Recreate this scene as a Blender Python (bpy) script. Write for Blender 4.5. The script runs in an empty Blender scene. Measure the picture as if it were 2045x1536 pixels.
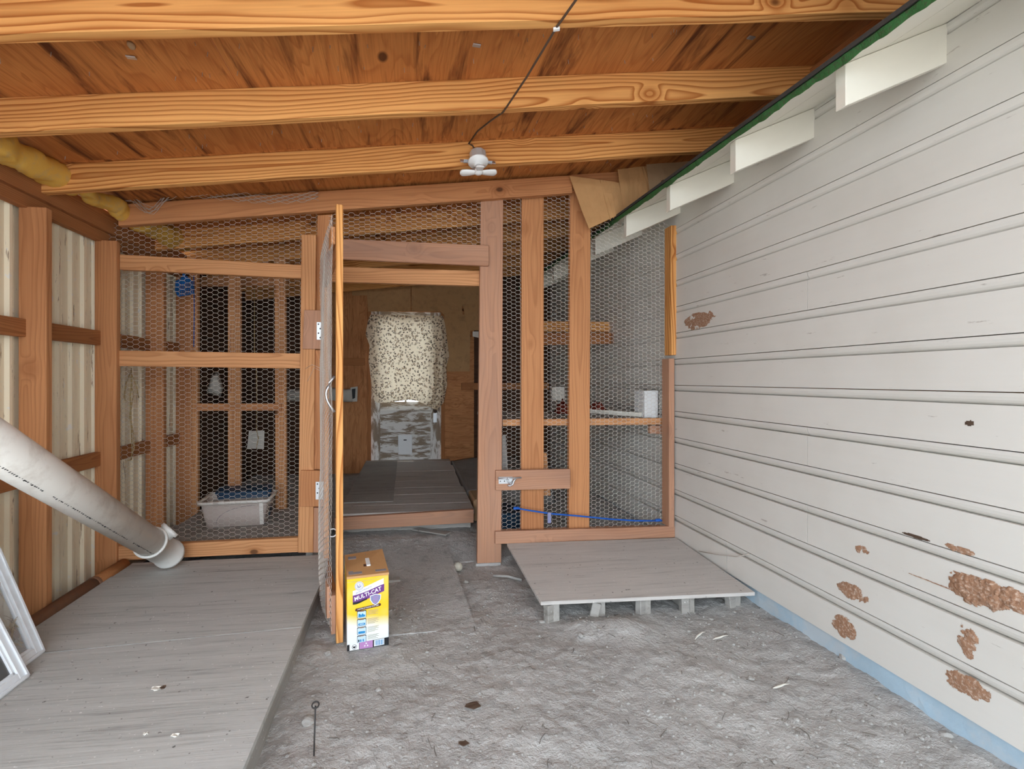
import bpy, bmesh, math, random
from mathutils import Vector, Matrix, noise, Euler

# ------------------------------------------------------------------ camera, sky, light
random.seed(7)
scene = bpy.context.scene
COL = scene.collection
TH = math.radians(7.0); FPX = 950.0; CX = 934.0; CY = 758.0; CAMZ = 1.12
S_, C_ = math.sin(TH), math.cos(TH)
cam_d = bpy.data.cameras.new('camera'); cam = bpy.data.objects.new('camera', cam_d); COL.objects.link(cam)
cam.location = (0, 0, CAMZ); cam.rotation_euler = (math.pi/2, 0, -TH)
cam_d.sensor_fit = 'HORIZONTAL'; cam_d.sensor_width = 36.0
cam_d.lens = 36.0*FPX/2045.0
cam_d.shift_x = (1022.5-CX)/2045.0
cam_d.shift_y = -(768.0-CY)/2045.0
cam_d.clip_start = 0.02
scene.camera = cam
world = bpy.data.worlds.new('world'); scene.world = world; world.use_nodes = True
wn = world.node_tree; bgn = wn.nodes['Background']
bgn.inputs[0].default_value = (0.78, 0.89, 1.0, 1); bgn.inputs[1].default_value = 3.4
sun_d = bpy.data.lights.new('sun', 'SUN'); sun = bpy.data.objects.new('sun', sun_d); COL.objects.link(sun)
sun_d.energy = 7.0; sun_d.angle = math.radians(2.0); sun_d.color = (1.0, 0.97, 0.92)
sun.location = (0, -4, 8)
sun.rotation_euler = Vector((-0.22, -0.16, -1.0)).to_track_quat('-Z', 'Y').to_euler()   # sun stands high over the roof, lights the yard outside
vs = scene.view_settings
vs.view_transform = 'Standard'; vs.look = 'None'; vs.gamma = 1.0; vs.use_curve_mapping = False
vs.exposure = 0.85

# ------------------------------------------------------------------ photograph geometry -> real positions
def ray(px, py):
    a = (px-CX)/FPX; b = (CY-py)/FPX
    return Vector((a*C_+S_, -a*S_+C_, b))
O_ = Vector((0, 0, CAMZ))
def PY(px, py, Y): r = ray(px, py); return O_ + r*(Y/r.y)
def PX(px, py, X): r = ray(px, py); return O_ + r*(X/r.x)
def PZ(px, py, z): r = ray(px, py); return O_ + r*((z-CAMZ)/r.z)

# ------------------------------------------------------------------ materials
class NT:
    def __init__(s, name):
        s.m = bpy.data.materials.new(name); s.m.use_nodes = True
        s.t = s.m.node_tree; s.b = s.t.nodes['Principled BSDF']; s.out = s.t.nodes['Material Output']
    def n(s, typ, ins=None, **at):
        nd = s.t.nodes.new('ShaderNode'+typ)
        for k, v in at.items(): setattr(nd, k, v)
        for k, v in (ins or {}).items(): s.set(nd.inputs[k], v)
        return nd
    def set(s, inp, v):
        if isinstance(v, bpy.types.NodeSocket): s.t.links.new(v, inp)
        elif isinstance(v, bpy.types.Node): s.t.links.new(v.outputs[0], inp)
        else: inp.default_value = v
    def math(s, op, a, b=0.0, c=None):
        d = {0: a, 1: b}
        if c is not None: d[2] = c
        return s.n('Math', d, operation=op).outputs[0]
    def vmath(s, op, a, b): return s.n('VectorMath', {0: a, 1: b}, operation=op).outputs[0]
    def ramp(s, fac, stops, interp='LINEAR'):
        r = s.n('ValToRGB', {0: fac}); r.color_ramp.interpolation = interp
        e = r.color_ramp.elements
        while len(e) < len(stops): e.new(0.5)
        for el, (p, c) in zip(e, stops):
            el.position = p; el.color = c if len(c) == 4 else (*c, 1)
        return r.outputs[0]
    def mix(s, f, a, b, mode='MIX'):
        m = s.n('Mix', None, data_type='RGBA', blend_type=mode)
        s.set(m.inputs[0], f); s.set(m.inputs[6], c4(a)); s.set(m.inputs[7], c4(b))
        return m.outputs[2]
    def noise(s, vec, scale, detail=3, rough=0.55, dist=0.0):
        return s.n('TexNoise', {'Vector': vec, 'Scale': scale, 'Detail': detail, 'Roughness': rough, 'Distortion': dist}).outputs[0]
    def coords(s, rnd=True):
        o = s.n('TexCoord').outputs['Object']
        if rnd:
            r = s.n('ObjectInfo').outputs['Random']
            off = s.n('CombineXYZ', {0: s.math('MULTIPLY', r, 37.0), 1: s.math('MULTIPLY', r, 11.3), 2: s.math('MULTIPLY', r, 7.7)}).outputs[0]
            return o, s.vmath('ADD', o, off), r
        return o, o, None
    def bump(s, h, strength=0.3, dist=0.002):
        b = s.n('Bump', {'Height': h, 'Strength': strength, 'Distance': dist})
        s.t.links.new(b.outputs[0], s.b.inputs['Normal'])
    def fin(s, col, rough=0.8, spec=0.25):
        s.set(s.b.inputs['Base Color'], c4(col)); s.set(s.b.inputs['Roughness'], rough)
        s.b.inputs['Specular IOR Level'].default_value = spec
        return s.m
def c4(c):
    if isinstance(c, (tuple, list)) and len(c) == 3: return (*c, 1)
    return c

def wood(name, light, dark, ring=34.0, knots=0.62, weather=0.0, gray=(0.3, 0.28, 0.26), stain=0.25, contrast=1.0):
    """sawn softwood: local X is the grain direction"""
    s = NT(name)
    o, p, r = s.coords()
    st = s.vmath('MULTIPLY', p, (0.10, 1, 1))
    # knots
    kp = s.vmath('MULTIPLY', p, (4.2, 6.5, 6.5))
    vor = s.n('TexVoronoi', {'Vector': kp, 'Scale': 1.0, 'Randomness': 0.85}, feature='F1')
    vd = vor.outputs['Distance']; vc = vor.outputs['Color']
    sel = s.math('GREATER_THAN', s.n('SeparateColor', {0: vc}).outputs[0], knots)
    near = s.n('MapRange', {0: vd, 1: 0.42, 2: 0.0, 3: 0.0, 4: 1.0}, interpolation_type='SMOOTHSTEP').outputs[0]
    push = s.math('MULTIPLY', s.math('MULTIPLY', near, sel), 0.040)
    nz = s.n('TexNoise', {'Vector': s.vmath('MULTIPLY', p, (1.1, 5.0, 5.0)), 'Scale': 1.0, 'Detail': 2.0, 'Roughness': 0.45})
    dv = s.vmath('MULTIPLY', s.vmath('SUBTRACT', nz.outputs['Color'], (0.5, 0.5, 0.5)), (0.0, 0.10, 0.10))
    q = s.vmath('ADD', s.vmath('ADD', st, dv), s.n('CombineXYZ', {1: push, 2: push}).outputs[0])
    # ring centre sits a little off each board
    orr = s.n('CombineXYZ', {0: 0.0, 1: s.math('MULTIPLY', r, -11.3), 2: s.math('MULTIPLY', r, -7.7)}).outputs[0]
    ctr = s.n('CombineXYZ', {0: 0.0, 1: 0.035, 2: s.math('MULTIPLY', s.math('SUBTRACT', s.math('FRACT', s.math('MULTIPLY', r, 13.7)), 0.5), 0.12)}).outputs[0]
    q2 = s.vmath('ADD', s.vmath('ADD', q, orr), ctr)
    q2 = s.vmath('MULTIPLY', q2, (0.0, 1, 1))
    dist = s.n('VectorMath', {0: q2}, operation='LENGTH').outputs['Value']
    fr = s.math('FRACT', s.math('MULTIPLY', dist, ring*3.2))
    g = s.ramp(fr, [(0.0, (0, 0, 0)), (0.45, (0.12,)*3), (0.80, (0.85,)*3), (0.90, (1, 1, 1)), (1.0, (0, 0, 0))])
    fine = s.noise(s.vmath('MULTIPLY', p, (3.0, 160.0, 160.0)), 1.0, 3, 0.6)
    big = s.noise(s.vmath('MULTIPLY', p, (1.3, 7.0, 7.0)), 1.0, 3, 0.5)
    fac = s.math('MULTIPLY', g, s.math('MULTIPLY_ADD', big, 0.7, 0.30))
    fac = s.math('MULTIPLY', fac, contrast)
    col = s.mix(fac, light, dark)
    col = s.mix(s.math('MULTIPLY', s.math('SUBTRACT', fine, 0.35), 0.55), col, tuple(c*0.6 for c in dark))
    col = s.mix(s.ramp(big, [(0.5, (0, 0, 0)), (0.75, (stain,)*3)]), col, dark)
    kcore = s.math('MULTIPLY', s.n('MapRange', {0: vd, 1: 0.115, 2: 0.07, 3: 0.0, 4: 1.0}).outputs[0], sel)
    krim = s.math('MULTIPLY', s.n('MapRange', {0: vd, 1: 0.30, 2: 0.12, 3: 0.0, 4: 0.5}).outputs[0], sel)
    col = s.mix(krim, col, dark)
    col = s.mix(s.math('MULTIPLY', kcore, 0.85), col, tuple(c*0.28 for c in dark))
    if weather > 0:
        wv = s.noise(s.vmath('MULTIPLY', p, (2.0, 14.0, 14.0)), 1.0, 4, 0.6)
        col = s.mix(s.math('MULTIPLY', s.ramp(wv, [(0.3, (0.25,)*3), (0.65, (1, 1, 1))]), weather), col, gray)
    s.bump(s.math('ADD', s.math('MULTIPLY', g, -0.5), s.math('MULTIPLY', fine, 0.5)), 0.25, 0.0015)
    return s.fin(col, 0.72, 0.25)

def plywood(name, light, mid, dark, streak=0.5, scale=1.0, rough=0.8):
    """rotary cut veneer; grain along local X"""
    s = NT(name)
    o, p, r = s.coords()
    n1 = s.noise(s.vmath('MULTIPLY', p, (1.1*scale, 6*scale, 6*scale)), 1.0, 3, 0.5, 0.8)
    bands = s.math('FRACT', s.math('MULTIPLY', n1, 13.0))
    g = s.ramp(bands, [(0.0, (0.1,)*3), (0.5, (0.3,)*3), (0.88, (1, 1, 1)), (1.0, (0.1,)*3)])
    n2 = s.noise(s.vmath('MULTIPLY', p, (1.8*scale, 16*scale, 16*scale)), 1.0, 5, 0.65, 0.6)
    fine = s.noise(s.vmath('MULTIPLY', p, (5, 190, 190)), 1.0, 2, 0.6)
    n3 = s.noise(p, 2.3, 3, 0.55)
    col = s.mix(s.math('MULTIPLY', g, 0.75), light, mid)
    col = s.mix(s.ramp(n3, [(0.4, (0, 0, 0)), (0.7, (0.6,)*3)]), col, mid)
    col = s.mix(s.ramp(n2, [(0.52, (0, 0, 0)), (0.68, (streak,)*3)]), col, dark)
    col = s.mix(s.math('MULTIPLY', s.math('SUBTRACT', fine, 0.4), 0.7), col, dark)
    kp = s.vmath('MULTIPLY', p, (2.3, 3.6, 3.6))
    vor = s.n('TexVoronoi', {'Vector': kp, 'Scale': 1.0, 'Randomness': 1.0}, feature='F1')
    sel = s.math('GREATER_THAN', s.n('SeparateColor', {0: vor.outputs['Color']}).outputs[0], 0.38)
    k = s.math('MULTIPLY', s.n('MapRange', {0: vor.outputs['Distance'], 1: 0.085, 2: 0.055}).outputs[0], sel)
    kr = s.math('MULTIPLY', s.n('MapRange', {0: vor.outputs['Distance'], 1: 0.15, 2: 0.07, 3: 0.0, 4: 0.45}).outputs[0], sel)
    col = s.mix(kr, col, light)
    col = s.mix(s.math('MULTIPLY', k, 0.85), col, tuple(c*0.6 for c in dark))
    s.bump(s.math('ADD', s.math('MULTIPLY', g, -0.4), fine), 0.25, 0.0015)
    return s.fin(col, rough, 0.2)

def plain(name, col, rough=0.6, var=0.15, scale=9.0, spec=0.3, metal=0.0, dirt=None, dirt_amt=0.5, stretch=(1, 1, 1), bump=0.0):
    s = NT(name); o, p, r = s.coords()
    v = s.vmath('MULTIPLY', p, stretch)
    n = s.noise(v, scale, 4, 0.6)
    c = s.mix(s.math('MULTIPLY', n, var*2), col, tuple(x*0.55 for x in col))
    if dirt:
        n2 = s.noise(v, scale*2.3, 5, 0.65)
        c = s.mix(s.ramp(n2, [(0.5, (0, 0, 0)), (0.68, (dirt_amt,)*3)]), c, dirt)
    s.b.inputs['Metallic'].default_value = metal
    if bump: s.bump(s.noise(v, scale*4, 4, 0.6), bump, 0.003)
    return s.fin(c, rough, spec)

M = {}
M['rafter'] = wood('rafter_pine', (0.82, 0.41, 0.135), (0.40, 0.125, 0.025), 19, 0.50, stain=0.25, contrast=1.5)
M['stud'] = wood('stud_pine', (0.59, 0.265, 0.112), (0.30, 0.105, 0.038), 22, 0.66, stain=0.45, contrast=0.6)
M['stud_light'] = wood('stud_light_pine', (0.66, 0.325, 0.145), (0.36, 0.135, 0.045), 22, 0.70, stain=0.3, contrast=0.85)
M['stud_dull'] = wood('stud_dull_brown', (0.55, 0.275, 0.155), (0.27, 0.125, 0.075), 26, 0.80, stain=0.5, contrast=0.5, weather=0.25, gray=(0.34, 0.25, 0.21))
M['stud_dark'] = wood('stud_dark_brown', (0.44, 0.18, 0.065), (0.22, 0.075, 0.027), 36, 0.7, stain=0.5, contrast=0.8)
M['ply_roof'] = plywood('roof_plywood', (0.60, 0.235, 0.065), (0.40, 0.13, 0.033), (0.075, 0.018, 0.006), 0.9, 0.8)
M['ply_brown'] = plywood('brown_plywood', (0.62, 0.29, 0.12), (0.40, 0.155, 0.06), (0.15, 0.05, 0.02), 0.5, 1.4)
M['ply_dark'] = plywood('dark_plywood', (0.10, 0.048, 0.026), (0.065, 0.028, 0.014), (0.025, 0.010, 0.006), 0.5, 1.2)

def deck_mat(name, a, b, d, dust):
    s = NT(name); o, p, r = s.coords()
    n1 = s.noise(s.vmath('MULTIPLY', p, (1.6, 26, 26)), 1.0, 5, 0.65, 0.5)
    n2 = s.noise(s.vmath('MULTIPLY', p, (5.0, 120, 120)), 1.0, 3, 0.6)
    n3 = s.noise(p, 3.0, 4, 0.6)
    c = s.mix(s.ramp(n1, [(0.3, (0, 0, 0)), (0.7, (1, 1, 1))]), a, b)
    c = s.mix(s.ramp(n2, [(0.55, (0, 0, 0)), (0.78, (0.6,)*3)]), c, d)
    c = s.mix(s.ramp(n1, [(0.58, (0, 0, 0)), (0.74, (0.7,)*3)]), c, d)
    c = s.mix(s.math('MULTIPLY', s.ramp(n3, [(0.35, (0, 0, 0)), (0.7, (1, 1, 1))]), dust), c, (0.50, 0.48, 0.46))
    sp = s.noise(p, 90.0, 2, 0.5)
    c = s.mix(s.ramp(sp, [(0.70, (0, 0, 0)), (0.74, (0.7,)*3)]), c, (0.75, 0.73, 0.70))
    sp2 = s.noise(s.vmath('ADD', p, (3.3, 9.1, 1.0)), 55.0, 3, 0.5)
    c = s.mix(s.ramp(sp2, [(0.69, (0, 0, 0)), (0.73, (0.8,)*3)]), c, (0.10, 0.09, 0.08))
    s.bump(s.math('ADD', n1, s.math('MULTIPLY', n2, 0.6)), 0.35, 0.003)
    return s.fin(c, 0.9, 0.15)
M['deck'] = deck_mat('grey_weathered_plywood', (0.52, 0.51, 0.48), (0.41, 0.40, 0.375), (0.14, 0.13, 0.12), 0.35)
M['ramp'] = deck_mat('pale_weathered_plywood', (0.60, 0.56, 0.52), (0.52, 0.485, 0.45), (0.24, 0.22, 0.20), 0.25)
M['plank_grey'] = deck_mat('grey_old_plank', (0.54, 0.49, 0.44), (0.43, 0.39, 0.35), (0.14, 0.12, 0.10), 0.25)
M['plank_old'] = deck_mat('old_dusty_wood', (0.36, 0.335, 0.30), (0.28, 0.26, 0.235), (0.14, 0.125, 0.11), 0.3)

def dirt_mat():
    s = NT('grey_dirt'); o, p, r = s.coords(False)
    n1 = s.noise(p, 2.2, 5, 0.6); n2 = s.noise(p, 14, 6, 0.7); n3 = s.noise(p, 85, 4, 0.65)
    c = s.mix(s.ramp(n1, [(0.3, (0, 0, 0)), (0.7, (1, 1, 1))]), (0.53, 0.51, 0.485), (0.42, 0.405, 0.385))
    c = s.mix(s.ramp(n2, [(0.50, (0, 0, 0)), (0.72, (0.65,)*3)]), c, (0.23, 0.215, 0.20))
    c = s.mix(s.ramp(n3, [(0.60, (0, 0, 0)), (0.70, (0.55,)*3)]), c, (0.57, 0.55, 0.52))
    c = s.mix(s.ramp(n3, [(0.28, (0.6,)*3), (0.37, (0, 0, 0))]), c, (0.17, 0.155, 0.14))
    s.bump(s.math('ADD', s.math('MULTIPLY', n2, 1.2), s.math('MULTIPLY', n3, 0.6)), 0.85, 0.014)
    return s.fin(c, 0.95, 0.1)
M['dirt'] = dirt_mat()

def paint_mat(name, col, wear, lo=0.60, cold=None):
    s = NT(name); o, p, r = s.coords(False)
    n1 = s.noise(s.vmath('MULTIPLY', p, (9, 1.3, 30)), 1.0, 4, 0.6)
    n2 = s.noise(p, 3.0, 4, 0.55)
    fl = s.noise(s.vmath('MULTIPLY', p, (30, 8, 50)), 1.0, 5, 0.7)
    c = s.mix(s.math('MULTIPLY', n1, 0.30), col, tuple(x*0.80 for x in col))
    c = s.mix(s.ramp(n2, [(0.45, (0, 0, 0)), (0.75, (0.35,)*3)]), c, tuple(x*y for x, y in zip(col, (0.82, 0.80, 0.77))))
    c = s.mix(s.ramp(fl, [(lo+0.08, (0, 0, 0)), (lo+0.13, (wear,)*3)]), c, (0.33, 0.28, 0.24))
    s.bump(s.math('ADD', s.math('MULTIPLY', n1, 0.5), s.math('MULTIPLY', fl, 0.5)), 0.2, 0.002)
    return s.fin(c, 0.55, 0.3)
M['siding'] = paint_mat('white_painted_siding', (0.69, 0.66, 0.605), 0.75, 0.585)
M['paint'] = paint_mat('white_painted_wood', (0.82, 0.78, 0.68), 0.5, 0.66)
def peel_mat():
    s = NT('peeling_white_paint'); o, p, r = s.coords(False)
    n = s.noise(s.vmath('MULTIPLY', p, (3.0, 9, 13)), 1.0, 6, 0.7, 0.5)
    f = s.noise(s.vmath('MULTIPLY', p, (6, 100, 120)), 1.0, 3, 0.6)
    c = s.mix(f, (0.40, 0.32, 0.24), (0.22, 0.16, 0.11))
    c = s.mix(s.ramp(n, [(0.46, (0, 0, 0)), (0.53, (1, 1, 1))]), c, (0.80, 0.78, 0.74))
    s.bump(n, 0.4, 0.003)
    return s.fin(c, 0.8, 0.2)
M['peel'] = peel_mat()
def blue_mat():
    s = NT('pale_blue_foundation_paint'); o, p, r = s.coords(False)
    n = s.noise(p, 6.0, 5, 0.65); n2 = s.noise(p, 40, 3, 0.6)
    c = s.mix(n2, (0.42, 0.54, 0.62), (0.36, 0.48, 0.57))
    c = s.mix(s.ramp(n, [(0.46, (0, 0, 0)), (0.60, (0.75,)*3)]), c, (0.50, 0.54, 0.56))
    s.bump(n2, 0.4, 0.004)
    return s.fin(c, 0.8, 0.2)
M['blue_base'] = blue_mat()
def metal_sheet():
    s = NT('cream_corrugated_metal'); o, p, r = s.coords(False)
    n = s.noise(s.vmath('MULTIPLY', p, (60, 60, 4.5)), 1.0, 5, 0.7)
    n2 = s.noise(s.vmath('MULTIPLY', p, (14, 14, 1.2)), 1.0, 3, 0.6)
    n3 = s.noise(p, 26, 5, 0.7)
    c = s.mix(n2, (0.93, 0.82, 0.61), (0.84, 0.73, 0.54))
    c = s.mix(s.ramp(n3, [(0.62, (0, 0, 0)), (0.66, (0.6,)*3)]), c, (0.80, 0.80, 0.80))
    c = s.mix(s.ramp(n, [(0.61, (0, 0, 0)), (0.65, (0.9,)*3)]), c, (0.26, 0.16, 0.09))
    return s.fin(c, 0.5, 0.35)
M['corr'] = metal_sheet()
M['green'] = plain('peeling_green_paint', (0.045, 0.16, 0.045), 0.8, 0.5, 55, dirt=(0.07, 0.05, 0.035), dirt_amt=0.95, bump=0.5)
M['shingle'] = plain('dark_roof_shingle', (0.06, 0.055, 0.05), 0.9, 0.3, 40, bump=0.4)
M['pvc'] = plain('white_pvc', (0.84, 0.79, 0.72), 0.4, 0.12, 5, 0.4, dirt=(0.48, 0.40, 0.33), dirt_amt=0.45)
M['pvc_ring'] = plain('white_pvc_fitting', (0.78, 0.755, 0.71), 0.4, 0.08, 6, 0.4, dirt=(0.5, 0.43, 0.36), dirt_amt=0.3)
M['ink'] = plain('black_ink', (0.03, 0.03, 0.03), 0.7, 0.05)
M['rust_pipe'] = plain('brown_rusty_pipe', (0.26, 0.125, 0.07), 0.75, 0.3, 8, dirt=(0.16, 0.09, 0.06), dirt_amt=0.7, bump=0.2)
M['vinyl'] = plain('white_vinyl', (0.78, 0.80, 0.82), 0.4, 0.08, 6, 0.4, dirt=(0.5, 0.47, 0.43), dirt_amt=0.3)
M['galv'] = plain('galvanised_steel', (0.62, 0.63, 0.65), 0.38, 0.15, 25, 0.5, 0.85)
M['steel_paint'] = plain('zinc_plate', (0.66, 0.67, 0.68), 0.4, 0.12, 30, 0.5, 0.45)
M['wire'] = plain('galvanised_wire', (0.58, 0.52, 0.46), 0.5, 0.1, 20, 0.4, 0.1)
M['darkwire'] = plain('dark_rusty_wire', (0.045, 0.04, 0.038), 0.7, 0.1)
M['cable'] = plain('brown_cable', (0.10, 0.065, 0.045), 0.5, 0.2)
M['white_plastic'] = plain('white_plastic', (0.82, 0.82, 0.81), 0.3, 0.04, 8, 0.5)
M['grey_plastic'] = plain('beige_grey_plastic', (0.52, 0.43, 0.38), 0.5, 0.08, 5, 0.4)
M['blue_plastic'] = plain('blue_plastic', (0.02, 0.16, 0.50), 0.4, 0.1, 8, 0.4)
M['navy_plastic'] = plain('dark_blue_plastic', (0.012, 0.05, 0.105), 0.4, 0.15, 8, 0.4)
M['blue_cord'] = plain('blue_cord', (0.012, 0.10, 0.45), 0.5, 0.1)
M['insul'] = plain('yellow_insulation', (0.80, 0.47, 0.10), 0.95, 0.2, 10, 0.05, dirt=(0.55, 0.38, 0.17), dirt_amt=0.6, bump=0.4)
M['fluff'] = plain('beige_fibre', (0.50, 0.40, 0.29), 0.95, 0.3, 20, 0.05, bump=0.6)
M['card'] = plain('brown_cardboard', (0.58, 0.32, 0.14), 0.85, 0.12, 6, 0.1, dirt=(0.40, 0.21, 0.09), dirt_amt=0.3)
M['card2'] = plain('tan_cardboard', (0.45, 0.29, 0.165), 0.85, 0.15, 8, 0.1, dirt=(0.36, 0.22, 0.12), dirt_amt=0.4)
M['card3'] = plain('dim_brown_cardboard', (0.52, 0.30, 0.14), 0.85, 0.15, 8, 0.1, dirt=(0.26, 0.15, 0.08), dirt_amt=0.4)
M['card_tape'] = plain('torn_grey_paper', (0.30, 0.27, 0.28), 0.8, 0.2, 30)
M['paper'] = plain('off_white_paper', (0.74, 0.70, 0.62), 0.8, 0.06)
M['twine'] = plain('straw_twine', (0.48, 0.34, 0.16), 0.9, 0.2, 40)
M['red_cloth'] = plain('dark_red_cloth', (0.20, 0.035, 0.022), 0.95, 0.3, 14, 0.05)
M['concrete'] = plain('pale_concrete', (0.50, 0.48, 0.46), 0.9, 0.25, 20, 0.1, bump=0.4)
M['carpet'] = plain('grey_carpet', (0.33, 0.315, 0.30), 0.98, 0.3, 25, 0.02, dirt=(0.22, 0.20, 0.18), dirt_amt=0.5, bump=0.6)
M['ball'] = plain('dusty_ball', (0.55, 0.51, 0.42), 0.9, 0.25, 30, 0.1, dirt=(0.36, 0.32, 0.27), dirt_amt=0.7)
M['stone'] = plain('grey_stone', (0.45, 0.43, 0.40), 0.9, 0.3, 30, 0.1, bump=0.3)
M['mud'] = plain('dried_red_mud', (0.42, 0.235, 0.145), 0.95, 0.45, 45, 0.05, dirt=(0.62, 0.48, 0.38), dirt_amt=0.9, bump=0.7)
M['duct'] = plain('pale_fabric_duct', (0.55, 0.52, 0.46), 0.9, 0.15, 8)
M['black'] = plain('black_print', (0.02, 0.02, 0.022), 0.5, 0.05)
M['pwhite'] = plain('white_print', (0.85, 0.85, 0.84), 0.5, 0.02)
M['purple'] = plain('purple_print', (0.16, 0.045, 0.22), 0.5, 0.05)
M['lilac'] = plain('lilac_print', (0.50, 0.25, 0.50), 0.5, 0.05)
M['dkbrown'] = plain('dark_brown_print', (0.10, 0.035, 0.02), 0.5, 0.05)
M['pblue'] = plain('blue_print', (0.03, 0.25, 0.52), 0.5, 0.05)
M['plblue'] = plain('pale_blue_print', (0.55, 0.70, 0.82), 0.5, 0.05)
M['pgrey'] = plain('grey_print', (0.45, 0.40, 0.26), 0.5, 0.05)
M['indigo'] = plain('indigo_print', (0.25, 0.26, 0.42), 0.5, 0.05)
def carton_mat():
    s = NT('yellow_printed_carton'); o = s.n('TexCoord').outputs['Object']
    z = s.n('SeparateXYZ', {0: o}).outputs
    n = s.noise(o, 7, 2, 0.5)
    h = s.math('ADD', z[2], s.math('MULTIPLY', s.math('SUBTRACT', n, 0.5), 0.05))
    h = s.math('ADD', h, s.math('MULTIPLY', z[0], 0.12))
    c = s.ramp(h, [(0.085, (0.82, 0.86, 0.88)), (0.14, (0.88, 0.56, 0.025))])
    c = s.mix(s.ramp(s.noise(o, 9, 2, 0.5), [(0.5, (0, 0, 0)), (0.8, (0.35,)*3)]), c, (0.90, 0.78, 0.35))
    return s.fin(c, 0.45, 0.35)
M['carton'] = carton_mat()
def leopard():
    s = NT('leopard_print_cloth'); o, p, r = s.coords(False)
    v = s.vmath('MULTIPLY', p, (1, 0.3, 1))
    vor = s.n('TexVoronoi', {'Vector': v, 'Scale': 37.0, 'Randomness': 0.8}, feature='F1')
    d = vor.outputs['Distance']
    d = s.math('ADD', d, s.math('MULTIPLY', s.math('SUBTRACT', s.noise(v, 90, 2, 0.5), 0.5), 0.30))
    ring = s.ramp(d, [(0.24, (0, 0, 0)), (0.30, (1, 1, 1)), (0.44, (1, 1, 1)), (0.50, (0, 0, 0))])
    gap = s.ramp(s.noise(v, 70, 1, 0.5), [(0.40, (0, 0, 0)), (0.46, (1, 1, 1))])
    core = s.ramp(d, [(0.20, (1, 1, 1)), (0.28, (0, 0, 0))])
    c = s.mix(core, (0.80, 0.66, 0.48), (0.52, 0.33, 0.19))
    c = s.mix(s.math('MULTIPLY', ring, gap), c, (0.10, 0.068, 0.05))
    s.fin(c, 0.9, 0.1)
    tr = s.n('BsdfTranslucent', {0: c})
    mx = s.n('MixShader', {0: 0.27, 1: s.b.outputs[0], 2: tr.outputs[0]})
    s.t.links.new(mx.outputs[0], s.out.inputs[0])
    return s.m
M['leopard'] = leopard()
def glass_mat():
    s = NT('dusty_window_glass')
    s.fin((0.75, 0.76, 0.77), 0.12, 0.5)
    tr = s.n('BsdfTransparent', {0: (0.92, 0.94, 0.95, 1)})
    mx = s.n('MixShader', {0: 0.22, 1: tr.outputs[0], 2: s.b.outputs[0]})
    s.t.links.new(mx.outputs[0], s.out.inputs[0])
    return s.m
M['glass'] = glass_mat()
def screen_mat():
    s = NT('dark_insect_screen')
    s.fin((0.13, 0.125, 0.12), 0.7, 0.3)
    tr = s.n('BsdfTransparent', {0: (1, 1, 1, 1)})
    mx = s.n('MixShader', {0: 0.72, 1: tr.outputs[0], 2: s.b.outputs[0]})
    s.t.links.new(mx.outputs[0], s.out.inputs[0])
    return s.m
M['screen'] = screen_mat()

# ------------------------------------------------------------------ object helpers
def wm(o):
    m = o.matrix_basis.copy()
    while o.parent: o = o.parent; m = o.matrix_basis @ m
    return m
def link(o, parent=None, mw=None):
    COL.objects.link(o)
    mw = mw or Matrix.Identity(4)
    if parent is not None:
        o.parent = parent; o.matrix_basis = wm(parent).inverted() @ mw
    else: o.matrix_basis = mw
    return o
def tag(o, label, cat=None, group=None, kind=None):
    if label: o['label'] = label
    if cat: o['category'] = cat
    if group: o['group'] = group
    if kind: o['kind'] = kind
    return o
def root(name, loc, label, cat, group=None, kind=None, rz=0.0):
    o = bpy.data.objects.new(name, None); o.empty_display_size = 0.05
    link(o, None, Matrix.Translation(Vector(loc)) @ Matrix.Rotation(rz, 4, 'Z'))
    return tag(o, label, cat, group, kind)
def obj(name, verts, faces, mat, parent=None, mw=None, smooth=False, bevel=0.0, seg=1):
    me = bpy.data.meshes.new(name); me.from_pydata([tuple(v) for v in verts], [], faces)
    bm = bmesh.new(); bm.from_mesh(me)
    bmesh.ops.recalc_face_normals(bm, faces=bm.faces)
    if bevel > 0:
        ed = [e for e in bm.edges if len(e.link_faces) == 2 and e.calc_face_angle(0) > 0.5]
        bmesh.ops.bevel(bm, geom=ed, offset=bevel, segments=seg, affect='EDGES', clamp_overlap=True)
    if smooth:
        for f in bm.faces: f.smooth = True
    bm.to_mesh(me); bm.free()
    if mat is not None: me.materials.append(M[mat] if isinstance(mat, str) else mat)
    return link(bpy.data.objects.new(name, me), parent, mw)
def boxv(x0, x1, y0, y1, z0, z1):
    v = [(x0, y0, z0), (x1, y0, z0), (x1, y1, z0), (x0, y1, z0), (x0, y0, z1), (x1, y0, z1), (x1, y1, z1), (x0, y1, z1)]
    f = [(0, 3, 2, 1), (4, 5, 6, 7), (0, 1, 5, 4), (1, 2, 6, 5), (2, 3, 7, 6), (3, 0, 4, 7)]
    return v, f
def box(name, x0, x1, y0, y1, z0, z1, mat, parent=None, axis='x', bevel=0.002):
    """axis-aligned box; its local X (wood grain) runs along the given axis"""
    c = Vector(((x0+x1)/2, (y0+y1)/2, (z0+z1)/2)); d = (abs(x1-x0)/2, abs(y1-y0)/2, abs(z1-z0)/2)
    if axis == 'x': R = Matrix.Identity(4); e = d
    elif axis == 'y': R = Matrix.Rotation(math.pi/2, 4, 'Z'); e = (d[1], d[0], d[2])
    else: R = Matrix.Rotation(-math.pi/2, 4, 'Y'); e = (d[2], d[1], d[0])
    v, f = boxv(-e[0], e[0], -e[1], e[1], -e[2], e[2])
    return obj(name, v, f, mat, parent, Matrix.Translation(c) @ R, bevel=bevel)
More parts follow.
